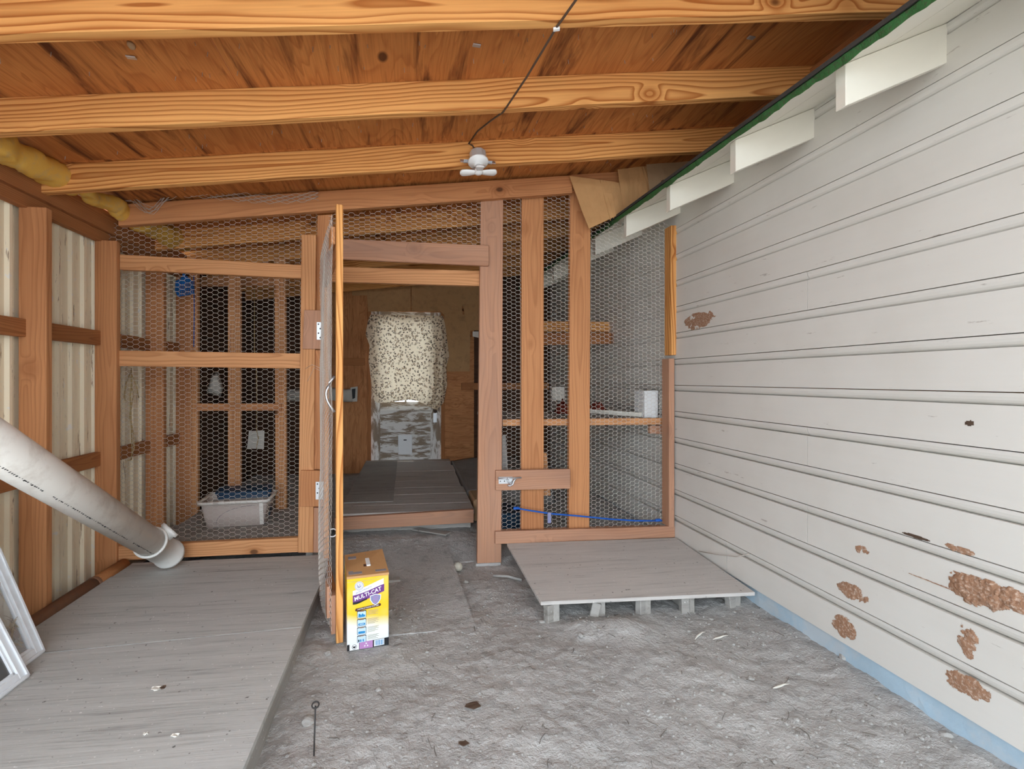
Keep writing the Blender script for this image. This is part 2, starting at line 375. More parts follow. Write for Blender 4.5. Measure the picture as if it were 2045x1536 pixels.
def frame(p0, p1, up=(0, 0, 1)):
    x = (Vector(p1)-Vector(p0)).normalized(); z = Vector(up) - x*x.dot(Vector(up)); z.normalize(); y = z.cross(x)
    m = Matrix((x, y, z)).transposed().to_4x4(); m.translation = (Vector(p0)+Vector(p1))/2
    return m, (Vector(p1)-Vector(p0)).length
def beam(name, p0, p1, w, t, mat, parent=None, up=(0, 0, 1), bevel=0.002):
    """w across 'up', t across the other way; centre line p0-p1"""
    m, L = frame(p0, p1, up)
    v, f = boxv(-L/2, L/2, -t/2, t/2, -w/2, w/2)
    return obj(name, v, f, mat, parent, m, bevel=bevel)
def slab(name, pts, Y, th, mat, parent=None, bevel=0.0018, turn=False):
    """polygon seen at the plane y=Y, real thickness th going back; grain along the longest edge"""
    P = [PY(a, b, Y) for a, b in pts]
    return prism(name, P, Vector((0, th, 0)), mat, parent, bevel, turn)
def prism(name, P, ext, mat, parent=None, bevel=0.0018, turn=False):
    P = [Vector(p) for p in P]; n = len(P); c = sum(P, Vector())/n
    L = max(((P[(i+1) % n]-P[i]) for i in range(n)), key=lambda e: e.length)
    x = L.normalized(); y = Vector(ext).normalized(); y = (y - x*x.dot(y)).normalized(); z = x.cross(y)
    if turn: x, z = z, -x
    R = Matrix((x, y, z)).transposed().to_4x4(); R.translation = c
    Ri = R.inverted()
    v = [Ri @ p for p in P]+[Ri @ (p+Vector(ext)) for p in P]
    f = [tuple(range(n)), tuple(range(2*n-1, n-1, -1))]+[(i, i+n, (i+1) % n+n, (i+1) % n) for i in range(n)]
    return obj(name, v, f, mat, parent, R, bevel=bevel)
def tube(name, pts, r, mat, parent=None, sides=8, closed=False, mw=None, caps=True, ret=False, radii=None):
    pts = [Vector(p) for p in pts]; n = len(pts); V = []; F = []
    for i, p in enumerate(pts):
        a = pts[(i-1) % n] if (closed or i > 0) else p; b = pts[(i+1) % n] if (closed or i < n-1) else p
        t = (b-a).normalized(); u = Vector((0, 0, 1)) if abs(t.z) < 0.9 else Vector((1, 0, 0))
        x = t.cross(u).normalized(); y = t.cross(x)
        rr = radii[i] if radii else r
        for k in range(sides):
            an = 2*math.pi*k/sides; V.append(p + x*rr*math.cos(an) + y*rr*math.sin(an))
    m = n if closed else n-1
    for i in range(m):
        for k in range(sides):
            a = i*sides+k; b = i*sides+(k+1) % sides; c = ((i+1) % n)*sides+(k+1) % sides; d = ((i+1) % n)*sides+k
            F.append((a, b, c, d))
    if caps and not closed: F += [tuple(range(sides)), tuple(range((n-1)*sides, n*sides))]
    if ret: return V, F
    c = sum(pts, Vector())/n
    if mw is None:
        mw = Matrix.Translation(c); V = [v-c for v in V]
    return obj(name, V, F, mat, parent, mw, smooth=True)
def lathe(name, prof, mat, parent, mw, seg=24, smooth=True):
    """prof: (radius, height) along local Z"""
    V = []; F = []; n = len(prof)
    for r, z in prof:
        for k in range(seg):
            a = 2*math.pi*k/seg; V.append((max(r, 1e-5)*math.cos(a), max(r, 1e-5)*math.sin(a), z))
    for i in range(n-1):
        for k in range(seg):
            F.append((i*seg+k, i*seg+(k+1) % seg, (i+1)*seg+(k+1) % seg, (i+1)*seg+k))
    if prof[0][0] > 1e-4: F.append(tuple(range(seg)))
    if prof[-1][0] > 1e-4: F.append(tuple(range((n-1)*seg, n*seg)))
    return obj(name, V, F, mat, parent, mw, smooth=smooth)
def along(p0, p1):
    d = Vector(p1)-Vector(p0); m = d.to_track_quat('Z', 'Y').to_matrix().to_4x4(); m.translation = Vector(p0); return m, d.length
def text(name, s, size, mat, parent, mw, shear=0.0, align='CENTER', bold=0.0, ext=0.0003):
    cu = bpy.data.curves.new(name, 'FONT'); cu.body = s; cu.size = size; cu.align_x = align; cu.align_y = 'CENTER'
    cu.shear = shear; cu.extrude = ext; cu.offset = bold; cu.resolution_u = 2
    to = bpy.data.objects.new('tmp_text', cu); COL.objects.link(to)
    dg = bpy.context.evaluated_depsgraph_get()
    me = bpy.data.meshes.new_from_object(to.evaluated_get(dg)); me.name = name
    bpy.data.objects.remove(to); bpy.data.curves.remove(cu)
    me.materials.clear(); me.materials.append(M[mat])
    return link(bpy.data.objects.new(name, me), parent, mw)
def fbm(x, y, z=0.0, o=4): return noise.fractal(Vector((x, y, z)), 0.9, 2.1, o)

# ------------------------------------------------------------------ THE SETTING
# --- dirt floor
GX = 1.66                                   # plane of the house siding
def gz(x, y):
    z = 0.012*fbm(x*1.3, y*1.3, 3.1, 3)+0.008*fbm(x*6, y*6, 1.7, 4)+0.0055*abs(fbm(x*17, y*17, 8.2, 5))+0.0030*fbm(x*45, y*45, 2.2, 3)
    if y > 2.85: z += 0.055*min(1.0, (y-2.85)/0.35)
    z += 0.035*math.exp(-((x-0.95)**2/0.012+(y-2.02)**2/0.008))+0.025*math.exp(-((x-0.76)**2/0.006+(y-2.05)**2/0.005))
    z += 0.028*max(0.0, min(1.0, (x-1.38)/0.25))*(1.0+0.5*fbm(y*2.5, 0.7, 4.4, 3))
    return z
def axis_list(lo, a, b, hi, fine, coarse):
    L = []; v = lo
    while v < a: L.append(v); v += coarse
    v = a
    while v < b: L.append(v); v += fine
    v = b
    while v <= hi: L.append(v); v += coarse
    return L
xs = axis_list(-9.0, -0.48, 1.72, 9.0, 0.0105, 0.5); ys = axis_list(-12.0, 1.1, 3.35, 9.0, 0.0115, 0.5)
gv = [(x, y, gz(x, y)) for y in ys for x in xs]; nx = len(xs)
gf = [(j*nx+i, j*nx+i+1, (j+1)*nx+i+1, (j+1)*nx+i) for j in range(len(ys)-1) for i in range(nx-1)]
floor = obj('floor', gv, gf, 'dirt', smooth=True)
tag(floor, 'bare grey dirt floor strewn with small pebbles and twigs', 'floor', kind='structure')

# --- roof: plywood panels and rafters, sloping up towards the house
def rz(x): return 1.964+0.1166*(x+1.55)
RH = 0.12
ceil = root('ceiling', (0, 0, 2.2), 'sloping orange plywood roof underside carried on pine rafters', 'ceiling', kind='structure')
rdir = Vector((1, 0, 0.1166)).normalized()
yb = [-0.45, 0.25, 1.10, 2.32, 3.54, 4.76, 5.75]; xb = [-1.85, -0.62, 0.60, 1.95]
for i in range(len(yb)-1):
    for j in range(len(xb)-1):
        x0, x1 = xb[j]+0.001, xb[j+1]-0.001; y0, y1 = yb[i]+0.001, yb[i+1]-0.001
        P = [Vector((x0, y0, rz(x0)+RH+0.0005)), Vector((x1, y0, rz(x1)+RH+0.0005)), Vector((x1, y1, rz(x1)+RH+0.0005)), Vector((x0, y1, rz(x0)+RH+0.0005))]
        c = sum(P, Vector())/4
        zz = Vector((-0.1166, 0, 1)).normalized(); X = Vector((0, 1, 0)); Yv = zz.cross(X)
        R = Matrix((X, Yv, zz)).transposed().to_4x4(); R.translation = c; Ri = R.inverted()
        v = [Ri @ p for p in P]+[Ri @ (p+zz*0.012) for p in P]
        f = [(0, 1, 2, 3), (7, 6, 5, 4)]+[(a, a+4, (a+1) % 4+4, (a+1) % 4) for a in range(4)]
        obj('plywood_panel', v, f, 'ply_roof', ceil, R)
RY = [-0.04, 0.44, 0.90, 1.378, 1.84, 2.336, 3.29, 3.77, 4.25, 4.73, 5.21]
for y in RY:
    x0, x1 = -1.80, 1.93
    beam('rafter', (x0, y+0.019, rz(x0)+RH/2), (x1, y+0.019, rz(x1)+RH/2), RH, 0.038, 'rafter', ceil)
# nail tips poking through the sheathing
V = []; F = []
for k in range(130):
    x = random.uniform(-1.5, 1.3); y = random.choice([1.30, 1.62, 1.75, 2.05, 2.25, 2.55, 2.68, 1.45, 2.15])+random.uniform(-.03, .03)
    z = rz(x)+RH; a, b = tube('', [(x, y, z), (x+random.uniform(-.003, .003), y, z-random.uniform(.008, .018))], 0.0011, None, sides=4, ret=True)
    o_ = len(V); V += a; F += [tuple(i+o_ for i in q) for q in b]
tag(obj('nail_tips', V, F, 'galv', ceil), 'bright nail tips poking through the roof plywood', kind='stuff')

# --- left wall: corrugated metal on posts and girts
wl = root('wall_left', (-1.70, 2.0, 0), 'cream corrugated metal wall with brown timber posts and girts', 'wall', kind='structure')
def corrugated(name, y0, y1, z0, z1):
    pr = []; y = y0; X = -1.712
    pat = [(0.0, 0), (0.040, 0), (0.047, 0.016), (0.062, 0.016), (0.069, 0), (0.078, 0), (0.081, 0.006), (0.087, 0.006), (0.090, 0)]
    while y < y1:
        for a, b in pat[:-1]:
            if y+a < y1: pr.append((y+a, b))
        y += 0.090
    pr.append((y1, 0)); n = len(pr)
    v = [(X+b, a, z0) for a, b in pr]+[(X+b, a, z1) for a, b in pr]+[(X+b-0.0015, a, z0) for a, b in pr]+[(X+b-0.0015, a, z1) for a, b in pr]
    f = [(i, i+1, n+i+1, n+i) for i in range(n-1)]+[(2*n+i, 3*n+i, 3*n+i+1, 2*n+i+1) for i in range(n-1)]
    obj(name, v, f, 'corr', wl)
corrugated('corrugated_sheet', 0.30, 1.42, -0.02, 2.0); corrugated('corrugated_sheet', 1.40, 2.52, -0.02, 2.0); corrugated('corrugated_sheet', 2.50, 3.74, -0.02, 2.0)
for y0, m in ((0.6, 'stud'), (1.46, 'stud'), (2.295, 'stud'), (2.80, 'stud'), (3.30, 'stud'), (3.70, 'stud')):
    box('post', -1.69, -1.58, y0, y0+0.036, 0.0, 1.875, m, wl, 'z')
box('post', -1.60, -1.54, 3.705, 3.742, 0.1, 1.95, 'stud_light', wl, 'z')
for z, h in ((1.345, 0.078), (0.69, 0.075)):
    box('girt', -1.694, -1.660, 0.3, 3.74, z-h/2, z+h/2, 'stud_dark', wl, 'y')
box('top_plate', -1.692, -1.655, 0.3, 3.74, 1.87, 1.945, 'stud_dark', wl, 'y')
box('top_plate', -1.665, -1.628, 0.3, 3.74, 1.925, 2.035, 'stud_dark', wl, 'y')
box('sill_plate', -1.698, -1.535, 0.3, 3.2, 0.02, 0.055, 'plank_old', wl, 'y')
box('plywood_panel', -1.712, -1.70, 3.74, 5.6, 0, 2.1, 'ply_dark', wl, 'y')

# --- right wall: the house, painted cove siding, eave with rafter tails
wr = root('wall_right', (GX, 2.0, 0), 'white painted cove siding wall of the old house with stained lower boards', 'wall', kind='structure')
EXP = 0.1635; Z0 = 1.248
prof = [(0.0, 0.0)]
def siding(k, y0, y1):
    zb = Z0+EXP*k; zt = zb+EXP
    # from the bottom edge up: flat face, recess, then the rounded bead below the next flat
    rec = 0.024; ch = 0.038
    pr = [(0.0, zb+0.0010), (0.0, zt-ch), (0.004, zt-ch+0.0006), (rec, zt-ch-0.001)]
    for t in (0.10, 0.25, 0.42, 0.60, 0.80, 1.0):
        a = t*math.pi/2
        pr.append((rec-(rec+0.001)*math.sin(a), zt-0.0022-(ch-0.003)*math.cos(a)))
    pr += [(0.012, zt-0.0021), (0.040, zt-0.0021), (0.040, zb+0.0010)]
    n = len(pr)
    v = [(GX+a, y0, b) for a, b in pr]+[(GX+a, y1, b) for a, b in pr]
    f = [(i, (i+1) % n, (i+1) % n+n, i+n) for i in range(n)]+[tuple(range(n)), tuple(range(2*n-1, n-1, -1))]
    obj('siding_board', v, f, 'siding', wr)
# face edge hangs a touch proud of the cove: seam line between boards
for k in range(-7, 7):
    seams = {-7: [2.32], -5: [1.81], -3: [1.81], 1: [1.81], 4: [0.9]}.get(k, [])
    ends = [-2.5]+seams+[5.5]
    for a, b in zip(ends[:-1], ends[1:]): siding(k, a+0.0012, b-0.0012)
box('sheathing', GX+0.040, GX+0.06, -2.5, 5.5, 0.10, 2.45, 'stud_dark', wr, 'y')
# blue painted foundation, set back a little under the siding
V = []; F = []; n = 0
yy = -2.5
while yy <= 5.5:
    for zz in (-0.06, 0.02, 0.07, 0.125):
        V.append((GX+0.012+0.006*fbm(yy*5, zz*9, 2.0, 3), yy, zz))
    yy += 0.04; n += 1
F = [(i*4+j, i*4+j+1, (i+1)*4+j+1, (i+1)*4+j) for i in range(n-1) for j in range(3)]
V2 = V+[(x+0.08, y, z) for x, y, z in V]; m_ = len(V)
F2 = F+[tuple(i+m_ for i in reversed(q)) for q in F]+[(i*4+3, i*4+3+m_, (i+1)*4+3+m_, (i+1)*4+3) for i in range(n-1)]
tag(obj('foundation', V2, F2, 'blue_base', wr), 'pale blue painted foundation strip under the siding')
# eave
def ez(y): return 0.028*(y-1.29)
XE = 1.31
y = 1.288-0.488*2
while y < 5.3:
    d = ez(y); th = 0.036
    P = [Vector((XE, y, 1.948+d)), Vector((GX+0.005, y, 2.108+d)), Vector((GX+0.005, y, 2.232+d)), Vector((XE, y, 2.076+d))]
    prism('rafter_tail', P, Vector((0, th, 0)), 'paint', wr, 0.002)
    y += 0.488
sl = (2.232-2.076)/(GX+0.005-XE)
def roofpoly(name, xa, xb_, za, t, mat, par, ya=-2.0, yb_=5.4):
    P = [Vector((xa, ya, za+sl*(xa-XE)+ez(ya))), Vector((xb_, ya, za+sl*(xb_-XE)+ez(ya))), Vector((xb_, ya, za+sl*(xb_-XE)+ez(ya)+t)), Vector((xa, ya, za+sl*(xa-XE)+ez(ya)+t))]
    v = P+[p+Vector((0, yb_-ya, ez(yb_)-ez(ya))) for p in P]
    f = [(0, 1, 2, 3), (7, 6, 5, 4)]+[(a, a+4, (a+1) % 4+4, (a+1) % 4) for a in range(4)]
    return obj(name, v, f, mat, par)
roofpoly('soffit_board', XE-0.035, XE+0.135, 2.077, 0.016, 'paint', wr)
roofpoly('soffit_board', XE+0.138, GX+0.06, 2.077, 0.016, 'paint', wr)
# flaking green edge strip and dark shingles over it
V = []; F = []; n = 0; yy = -2.0
while yy < 5.4:
    w = 0.010*fbm(yy*14, 0.3, 0.5, 5)
    xa = XE-0.037
    zt = 2.077+sl*(xa-XE)+ez(yy)
    V += [(xa-0.010+0.4*w, yy, zt-0.016+w), (xa-0.016+0.4*w, yy, zt+0.006), (xa-0.004, yy, zt+0.021+0.3*w), (xa+0.03, yy, zt+0.034), (xa+0.02, yy, zt+0.012)]
    yy += 0.012; n += 1
F = [(i*5+j, i*5+(j+1) % 5, (i+1)*5+(j+1) % 5, (i+1)*5+j) for i in range(n-1) for j in range(5)]
tag(obj('eave_edge', V, F, 'green', wr), 'flaking green painted eave edge')
o = roofpoly('roof_shingles', XE-0.062, 2.6, 2.077+0.0165, 0.014, 'shingle', wr)

# --- back wall
wb = root('wall_back', (0, 5.5, 0), 'brown plywood back wall of the shed around the old white door', 'wall', kind='structure')
YB = 5.5
D0 = PY(742, 917, YB); D1 = PY(880, 915, YB); DT = PY(742, 625, YB).z
xl, xr = D0.x, D1.x
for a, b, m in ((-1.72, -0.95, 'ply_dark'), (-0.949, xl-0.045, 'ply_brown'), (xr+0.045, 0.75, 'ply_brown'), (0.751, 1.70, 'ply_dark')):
    box('plywood_panel', a, b, YB, YB+0.015, 0.0, 2.45, m, wb, 'z' if m == 'ply_brown' and a < 0 else 'x')
box('plywood_panel', xl-0.045, xr+0.045, YB, YB+0.015, DT+0.02, 2.45, 'ply_brown', wb, 'x')
for a in (xl-0.045, xr+0.005):
    box('door_trim', a, a+0.04, YB-0.02, YB, 0.15, DT+0.06, 'stud_dark', wb, 'z')
box('door_trim', xl-0.045, xr+0.045, YB-0.021, YB-0.001, DT+0.02, DT+0.06, 'stud_dark', wb)
box('girt', -1.69, -0.5, YB-0.04, YB, 1.28, 1.36, 'stud_dark', wb)
box('girt', 0.6, 1.64, YB-0.04, YB, 1.0, 1.08, 'stud_dark', wb)

# --- raised plank floors inside
pl = root('plank_platform', (0, 4.4, 0), 'raised grey plank floor inside the doorway with a reddish front board', 'platform')
PF = 0.20
xa, xb2 = -0.485, 0.455
yy = 3.335; k = 0
while yy < 5.45:
    w = [0.21, 0.29, 0.24, 0.27, 0.25][k % 5]
    box('plank', xa, xb2+random.uniform(-.012, .012), yy, min(yy+w-0.004, 5.49), PF-0.03, PF+random.uniform(-.0015, .0015), 'plank_grey', pl, 'x')
    yy += w; k += 1
tag(slab('front_board', [(668, 1035), (946, 1018), (946, 1044), (668, 1060)], 3.29, 0.036, 'stud_dull', pl), 'reddish brown edge board')
box('joist', -0.48, 0.44, 3.40, 3.44, 0.03, PF-0.031, 'plank_grey', pl); box('joist', -0.48, 0.44, 5.40, 5.44, 0.03, PF-0.031, 'plank_grey', pl)
cf = root('cage_platform', (-1.1, 3.2, 0), 'low grey board floor of the wire cage under the storage tub', 'platform')
yy = 2.87
while yy < 4.15:
    box('plank', -1.53, -0.50, yy, yy+0.236, 0.125, 0.15, 'plank_old', cf); yy += 0.24
for x in (-1.45, -0.6): box('joist', x, x+0.04, 2.87, 4.2, 0.03, 0.1245, 'plank_grey', cf, 'y')

# --- the plywood deck in the left foreground
dk = root('plywood_deck', (-1.0, 1.9, 0), 'low weathered grey plywood deck on the left below the leaning pipe', 'deck')
DZ = 0.12
e0 = PZ(638, 1108, DZ); e1 = PZ(652, 1133, DZ); e2 = PZ(484, 1536, DZ)
ysm = e1.y-0.0
def sheet(name, P, th, mat, par, bev=0.0):
    P = [Vector(p) for p in P]; c = sum(P, Vector())/len(P)
    v = [p-c for p in P]+[p-c-Vector((0, 0, th)) for p in P]; n = len(P)
    f = [tuple(range(n)), tuple(range(2*n-1, n-1, -1))]+[(i, i+n, (i+1) % n+n, (i+1) % n) for i in range(n)]
    return obj(name, v, f, mat, par, Matrix.Translation(c), bevel=bev)
s1 = PZ(60, 1345, DZ)
xe = -0.43
sheet('plywood_sheet', [(-1.50, 2.625, DZ-.004), (xe-0.005, 2.62, DZ-.004), (xe-0.035, 2.805, DZ-.004), (-1.50, 2.805, DZ-.004)], 0.018, 'deck', dk)
sheet('plywood_sheet', [(-1.50, 1.9015, DZ), (xe-0.003, 1.9915, DZ), (xe-0.002, 2.61, DZ), (-1.50, 2.615, DZ)], 0.018, 'deck', dk)
sheet('plywood_sheet', [(-1.52, 0.7, DZ), (xe+0.012, 0.7, DZ), (xe-0.001, 1.987, DZ), (-1.50, 1.896, DZ)], 0.018, 'deck', dk)
prism('skirt_board', [Vector((xe-0.006, 0.72, DZ-0.02)), Vector((xe-0.02, 2.58, DZ-0.02)), Vector((xe-0.02, 2.58, 0.0)), Vector((xe-0.006, 0.72, -0.01))], Vector((-0.036, 0, 0)), 'plank_old', dk)
for y in (0.9, 1.6, 2.3, 2.76): box('joist', -1.48, xe-0.06, y, y+0.036, 0.0, DZ-0.02, 'plank_grey', dk)

# --- partition framing
wp = root('wall_partition', (0, 2.84, 0), 'open timber partition covered with chicken wire across the shed', 'wall', kind='structure')
YP = 2.84
slab('header_beam', [(236, 408), (1143, 350), (1143, 385), (236, 451)], 2.79, 0.038, 'stud', wp)
slab('header_beam', [(1141, 345), (1340, 332), (1340, 372), (1141, 382)], 2.832, 0.038, 'stud', wp)
slab('rail', [(239, 508), (602, 529), (602, 556), (239, 538)], 2.825, 0.034, 'stud_light', wp)
slab('rail', [(235, 700), (600, 706), (600, 736), (235, 731)], 2.825, 0.034, 'stud_light', wp)
slab('bottom_rail', [(233, 1092), (595, 1074), (595, 1103), (233, 1120)], 2.818, 0.036, 'stud_light', wp)
slab('stud', [(602, 468), (631, 469), (625, 1104), (595, 1104)], 2.80, 0.037, 'stud_light', wp)
slab('stud', [(634, 430), (664, 428), (648, 1103), (622, 1103)], 2.838, 0.037, 'stud', wp)
slab('patch_board', [(607, 619), (652, 620), (650, 697), (604, 697)], 2.782, 0.017, 'stud_dull', wp)
slab('patch_board', [(626, 699), (650, 699), (646, 938), (624, 938)], 2.814, 0.022, 'stud', wp)
slab('patch_board', [(600, 940), (646, 940), (646, 1012), (598, 1012)], 2.782, 0.017, 'stud', wp)
slab('patch_board', [(626, 1014), (648, 1014), (650, 1104), (624, 1104)], 2.812, 0.024, 'stud_dull', wp)
slab('patch_board', [(645, 1092), (654, 1090), (655, 1134), (644, 1134)], 2.78, 0.03, 'stud_dull', wp)
k1 = slab('post', [(960, 402), (1005, 399), (1001, 1126), (953, 1128)], 2.835, 0.037, 'stud_dull', wp)
slab('post', [(1042, 394), (1086, 391), (1086, 1058), (1041, 1058)], 2.865, 0.037, 'stud', wp)
slab('post', [(1139, 384), (1180, 381), (1177, 1055), (1136, 1056)], 2.865, 0.037, 'stud', wp)
slab('latch_board', [(990, 940), (1139, 937), (1139, 976), (990, 980)], 2.815, 0.018, 'stud_dull', wp)
slab('bottom_rail', [(989, 1062), (1348, 1051), (1348, 1074), (989, 1087)], 2.812, 0.02, 'stud_dull', wp)
slab('sill_board', [(989, 1063), (1330, 1053), (1330, 1066), (989, 1076)], 2.842, 0.06, 'stud_dull', wp)
p = PY(975, 1128, 2.835); box('post_base', p.x-0.078, p.x+0.076, 2.825, 2.885, -0.02, p.z+0.012, 'concrete', wp)
# jamb studs against the house wall
slab('wall_stud', [(1340, 450), (1352, 450), (1351, 709), (1340, 709)], 2.80, 0.075, 'rafter', wp)
slab('wall_stud', [(1336, 716), (1347, 716), (1347, 1053), (1336, 1053)], 2.80, 0.085, 'stud_dull', wp)
# lintels over the doorway
slab('lintel', [(654, 476), (976, 490), (976, 531), (654, 516)], 2.808, 0.024, 'stud_dull', wp)
slab('lintel', [(650, 532), (960, 541), (960, 571), (650, 562)], 2.862, 0.035, 'stud_light', wp)
# rear cage studs
for pts in ([(455, 548), (480, 548), (480, 1010), (455, 1010)], [(548, 540), (570, 540), (572, 1030), (550, 1030)]):
    q = [PY(a, b, 3.70) for a, b in pts]; zt = rz(q[0].x)-0.002
    q[0].z = q[1].z = zt; q[2].z = q[3].z = 0.151
    prism('stud', q, Vector((0, 0.036, 0)), 'stud_light', wp)
slab('rail', [(388, 806), (562, 806), (562, 820), (388, 821)], 3.68, 0.018, 'stud', wp)
slab('rail', [(400, 552), (575, 552), (575, 570), (400, 572)], 4.1, 0.03, 'stud', wp)

# --- chicken wire
def hexwire(name, inside, org, ux, uz, W, Hh, mat, parent, px=0.0300, pz=0.0258, r=0.00092, bow=None, seed=0.0, label=None):
    org = Vector(org); ux = Vector(ux).normalized(); uz = Vector(uz).normalized(); nn = ux.cross(uz)
    e = px*0.34; w = px-e
    V = []; F = []; cache = {}
    def vert(a, b):
        key = (round(a*2e4), round(b*2e4))
        if key in cache: return cache[key]
        da = 0.0030*noise.noise(Vector((a*5+seed, b*5, 1.0)))+0.0016*noise.noise(Vector((a*60, b*60, seed)))
        db = 0.0055*noise.noise(Vector((a*3, b*4+seed, 4.0)))+0.0016*noise.noise(Vector((a*60, b*60, seed+9)))
        dn = 0.006*noise.noise(Vector((a*4, b*4, seed+3)))
        if bow: dn += bow(a, b)
        cache[key] = org+ux*(a+da)+uz*(b+db)+nn*dn
        return cache[key]
    ni = int(W/px)+2; nj = int(Hh/pz)+2
    for i in range(ni):
        for j in range(nj):
            ca = i*px; cb = j*pz+(i % 2)*pz/2
            ed = [((ca-e, cb+pz/2), (ca+e, cb+pz/2)), ((ca+e, cb+pz/2), (ca+w, cb)), ((ca+w, cb), (ca+e, cb-pz/2))]
            for A, B in ed:
                m = ((A[0]+B[0])/2, (A[1]+B[1])/2)
                if m[0] < 0 or m[0] > W or m[1] < 0 or m[1] > Hh or not inside(m[0], m[1]): continue
                p, q = vert(*A), vert(*B); t = q-p
                if t.length < 1e-6: continue
                t.normalize(); x = t.cross(nn).normalized(); y = t.cross(x); o_ = len(V)
                rr = r*(1.35 if A[1] == B[1] else 1.0)
                for c in (p, q):
                    for k in range(3):
                        an = 2.094*k; V.append(c+x*rr*math.cos(an)+y*rr*math.sin(an))
                for k in range(3): F.append((o_+k, o_+(k+1) % 3, o_+3+(k+1) % 3, o_+3+k))
    me = bpy.data.meshes.new(name); me.from_pydata([tuple(v) for v in V], [], F); me.materials.append(M[mat])
    o = link(bpy.data.objects.new(name, me), parent)
    if label: o['label'] = label
    return o
def inpoly(poly):
    def f(x, z):
        c = False; n = len(poly)
        for i in range(n):
            (x0, z0), (x1, z1) = poly[i], poly[(i+1) % n]
            if (z0 > z) != (z1 > z) and x < (x1-x0)*(z-z0)/(z1-z0)+x0: c = not c
        return c
    return f
def wirepanel(name, pts, Y, parent, label, seed, px=0.0300, pz=0.0258):
    Q = [PY(a, b, Y) for a, b in pts]; x0 = min(q.x for q in Q); z0 = min(q.z for q in Q); x1 = max(q.x for q in Q); z1 = max(q.z for q in Q)
    poly = [(q.x-x0, q.z-z0) for q in Q]
    return hexwire(name, inpoly(poly), (x0, Y, z0), (1, 0, 0), (0, 0, 1), x1-x0, z1-z0, 'wire', parent, px, pz, seed=seed, label=label)
wirepanel('chicken_wire', [(202, 447), (640, 418), (640, 1060), (612, 1102), (236, 1102), (202, 980)], 2.8605, wp, 'chicken wire panel over the left cage', 1.0)
wirepanel('chicken_wire', [(660, 428), (961, 405), (961, 500), (660, 488)], 2.83, wp, 'chicken wire strip above the doorway', 2.0)
wirepanel('chicken_wire', [(962, 402), (1140, 390), (1345, 452), (1352, 470), (1332, 480), (1332, 1055), (1001, 1062), (1001, 540), (962, 540)], 2.876, wp, 'chicken wire panel right of the doorway', 3.0, 0.0285, 0.0245)
# loose upper edge of the wire crumpled along the header
for k in range(7):
    pts = []
    for i in range(46):
        t = i/45; px_ = 236+t*400
        yb_ = 398+34*math.exp(-((px_-300)/28.0)**2)-12*math.sin(t*5.0+0.3)-18*t*t
        q = PY(px_, yb_+3.0*math.sin(i*1.7+k*2.1)+(k-3)*2.4, 2.775+0.006*math.sin(i*2.3+k)); pts.append(q)
    tube('wire_edge', pts, 0.0011, 'wire', wp, 4)

# ------------------------------------------------------------------ THE SCREEN DOOR (open)
HX = Vector((-0.470, 2.785, 0)); FX = Vector((-0.288, 2.050, 0))
du = (FX-HX).normalized(); DL = (FX-HX).length
dr = root('door_1', (HX.x, HX.y, 0.0), 'narrow wooden screen door covered with chicken wire, swung open towards the viewer', 'door', kind='structure')
nl = Vector((0, 0, 1)).cross(du); nl.normalize()      # to the +x side
if nl.x > 0: nl = -nl
def dpt(u, z, n=0.0): return HX+du*u+Vector((0, 0, z))+nl*n
def dboard(name, u0, u1, z0, z1, n0, n1, mat, vertical):
    c = dpt((u0+u1)/2, (z0+z1)/2, (n0+n1)/2)
    X = Vector((0, 0, 1)) if vertical else du
    Yv = nl; Z = X.cross(Yv)
    R = Matrix((X, Yv, Z)).transposed().to_4x4(); R.translation = c
    a, b = ((z1-z0)/2, (u1-u0)/2) if vertical else ((u1-u0)/2, (z1-z0)/2)
    v, f = boxv(-a, a, -abs(n1-n0)/2, abs(n1-n0)/2, -b, b)
    return obj(name, v, f, mat, dr, R, bevel=0.0015)
DZT = PY(698, 409, FX.y).z
tag(dboard('stile', DL-0.034, DL, 0.012, DZT, -0.012, 0.016, 'rafter', True), 'bright orange pine free edge board')
dboard('stile', 0.0, 0.038, 0.06, DZT-0.19, -0.012, 0.014, 'stud_light', True)
dboard('top_rail', 0.03, DL-0.036, DZT-0.22, DZT-0.08, -0.002, 0.016, 'stud_dark', False)
dboard('top_block', DL-0.16, DL-0.036, DZT-0.16, DZT-0.085, 0.017, 0.034, 'stud_light', False)
dboard('bottom_rail', 0.03, DL-0.034, 0.03, 0.115, -0.012, 0.014, 'stud_dark', False)
dboard('bottom_block', DL-0.10, DL-0.036, 0.035, 0.20, 0.015, 0.034, 'stud_dull', True)
dboard('bottom_block', DL-0.14, DL-0.05, 0.10, 0.235, 0.0345, 0.05, 'stud_dull', True)
def bow(a, b): return -(0.010+0.030*math.sin(math.pi*min(1, max(0, a/DL)))*(0.55+0.45*math.sin(b*2.1+1.5)))
hexwire('chicken_wire', lambda a, b: True, dpt(0.0, 0.06, 0.022), du, (0, 0, 1), DL-0.012, DZT-0.10, 'wire', dr, 0.0300, 0.0258, r=0.00095, bow=lambda a, b: -bow(a, b) if du.cross(Vector((0, 0, 1))).dot(nl) > 0 else bow(a, b), seed=5.0)
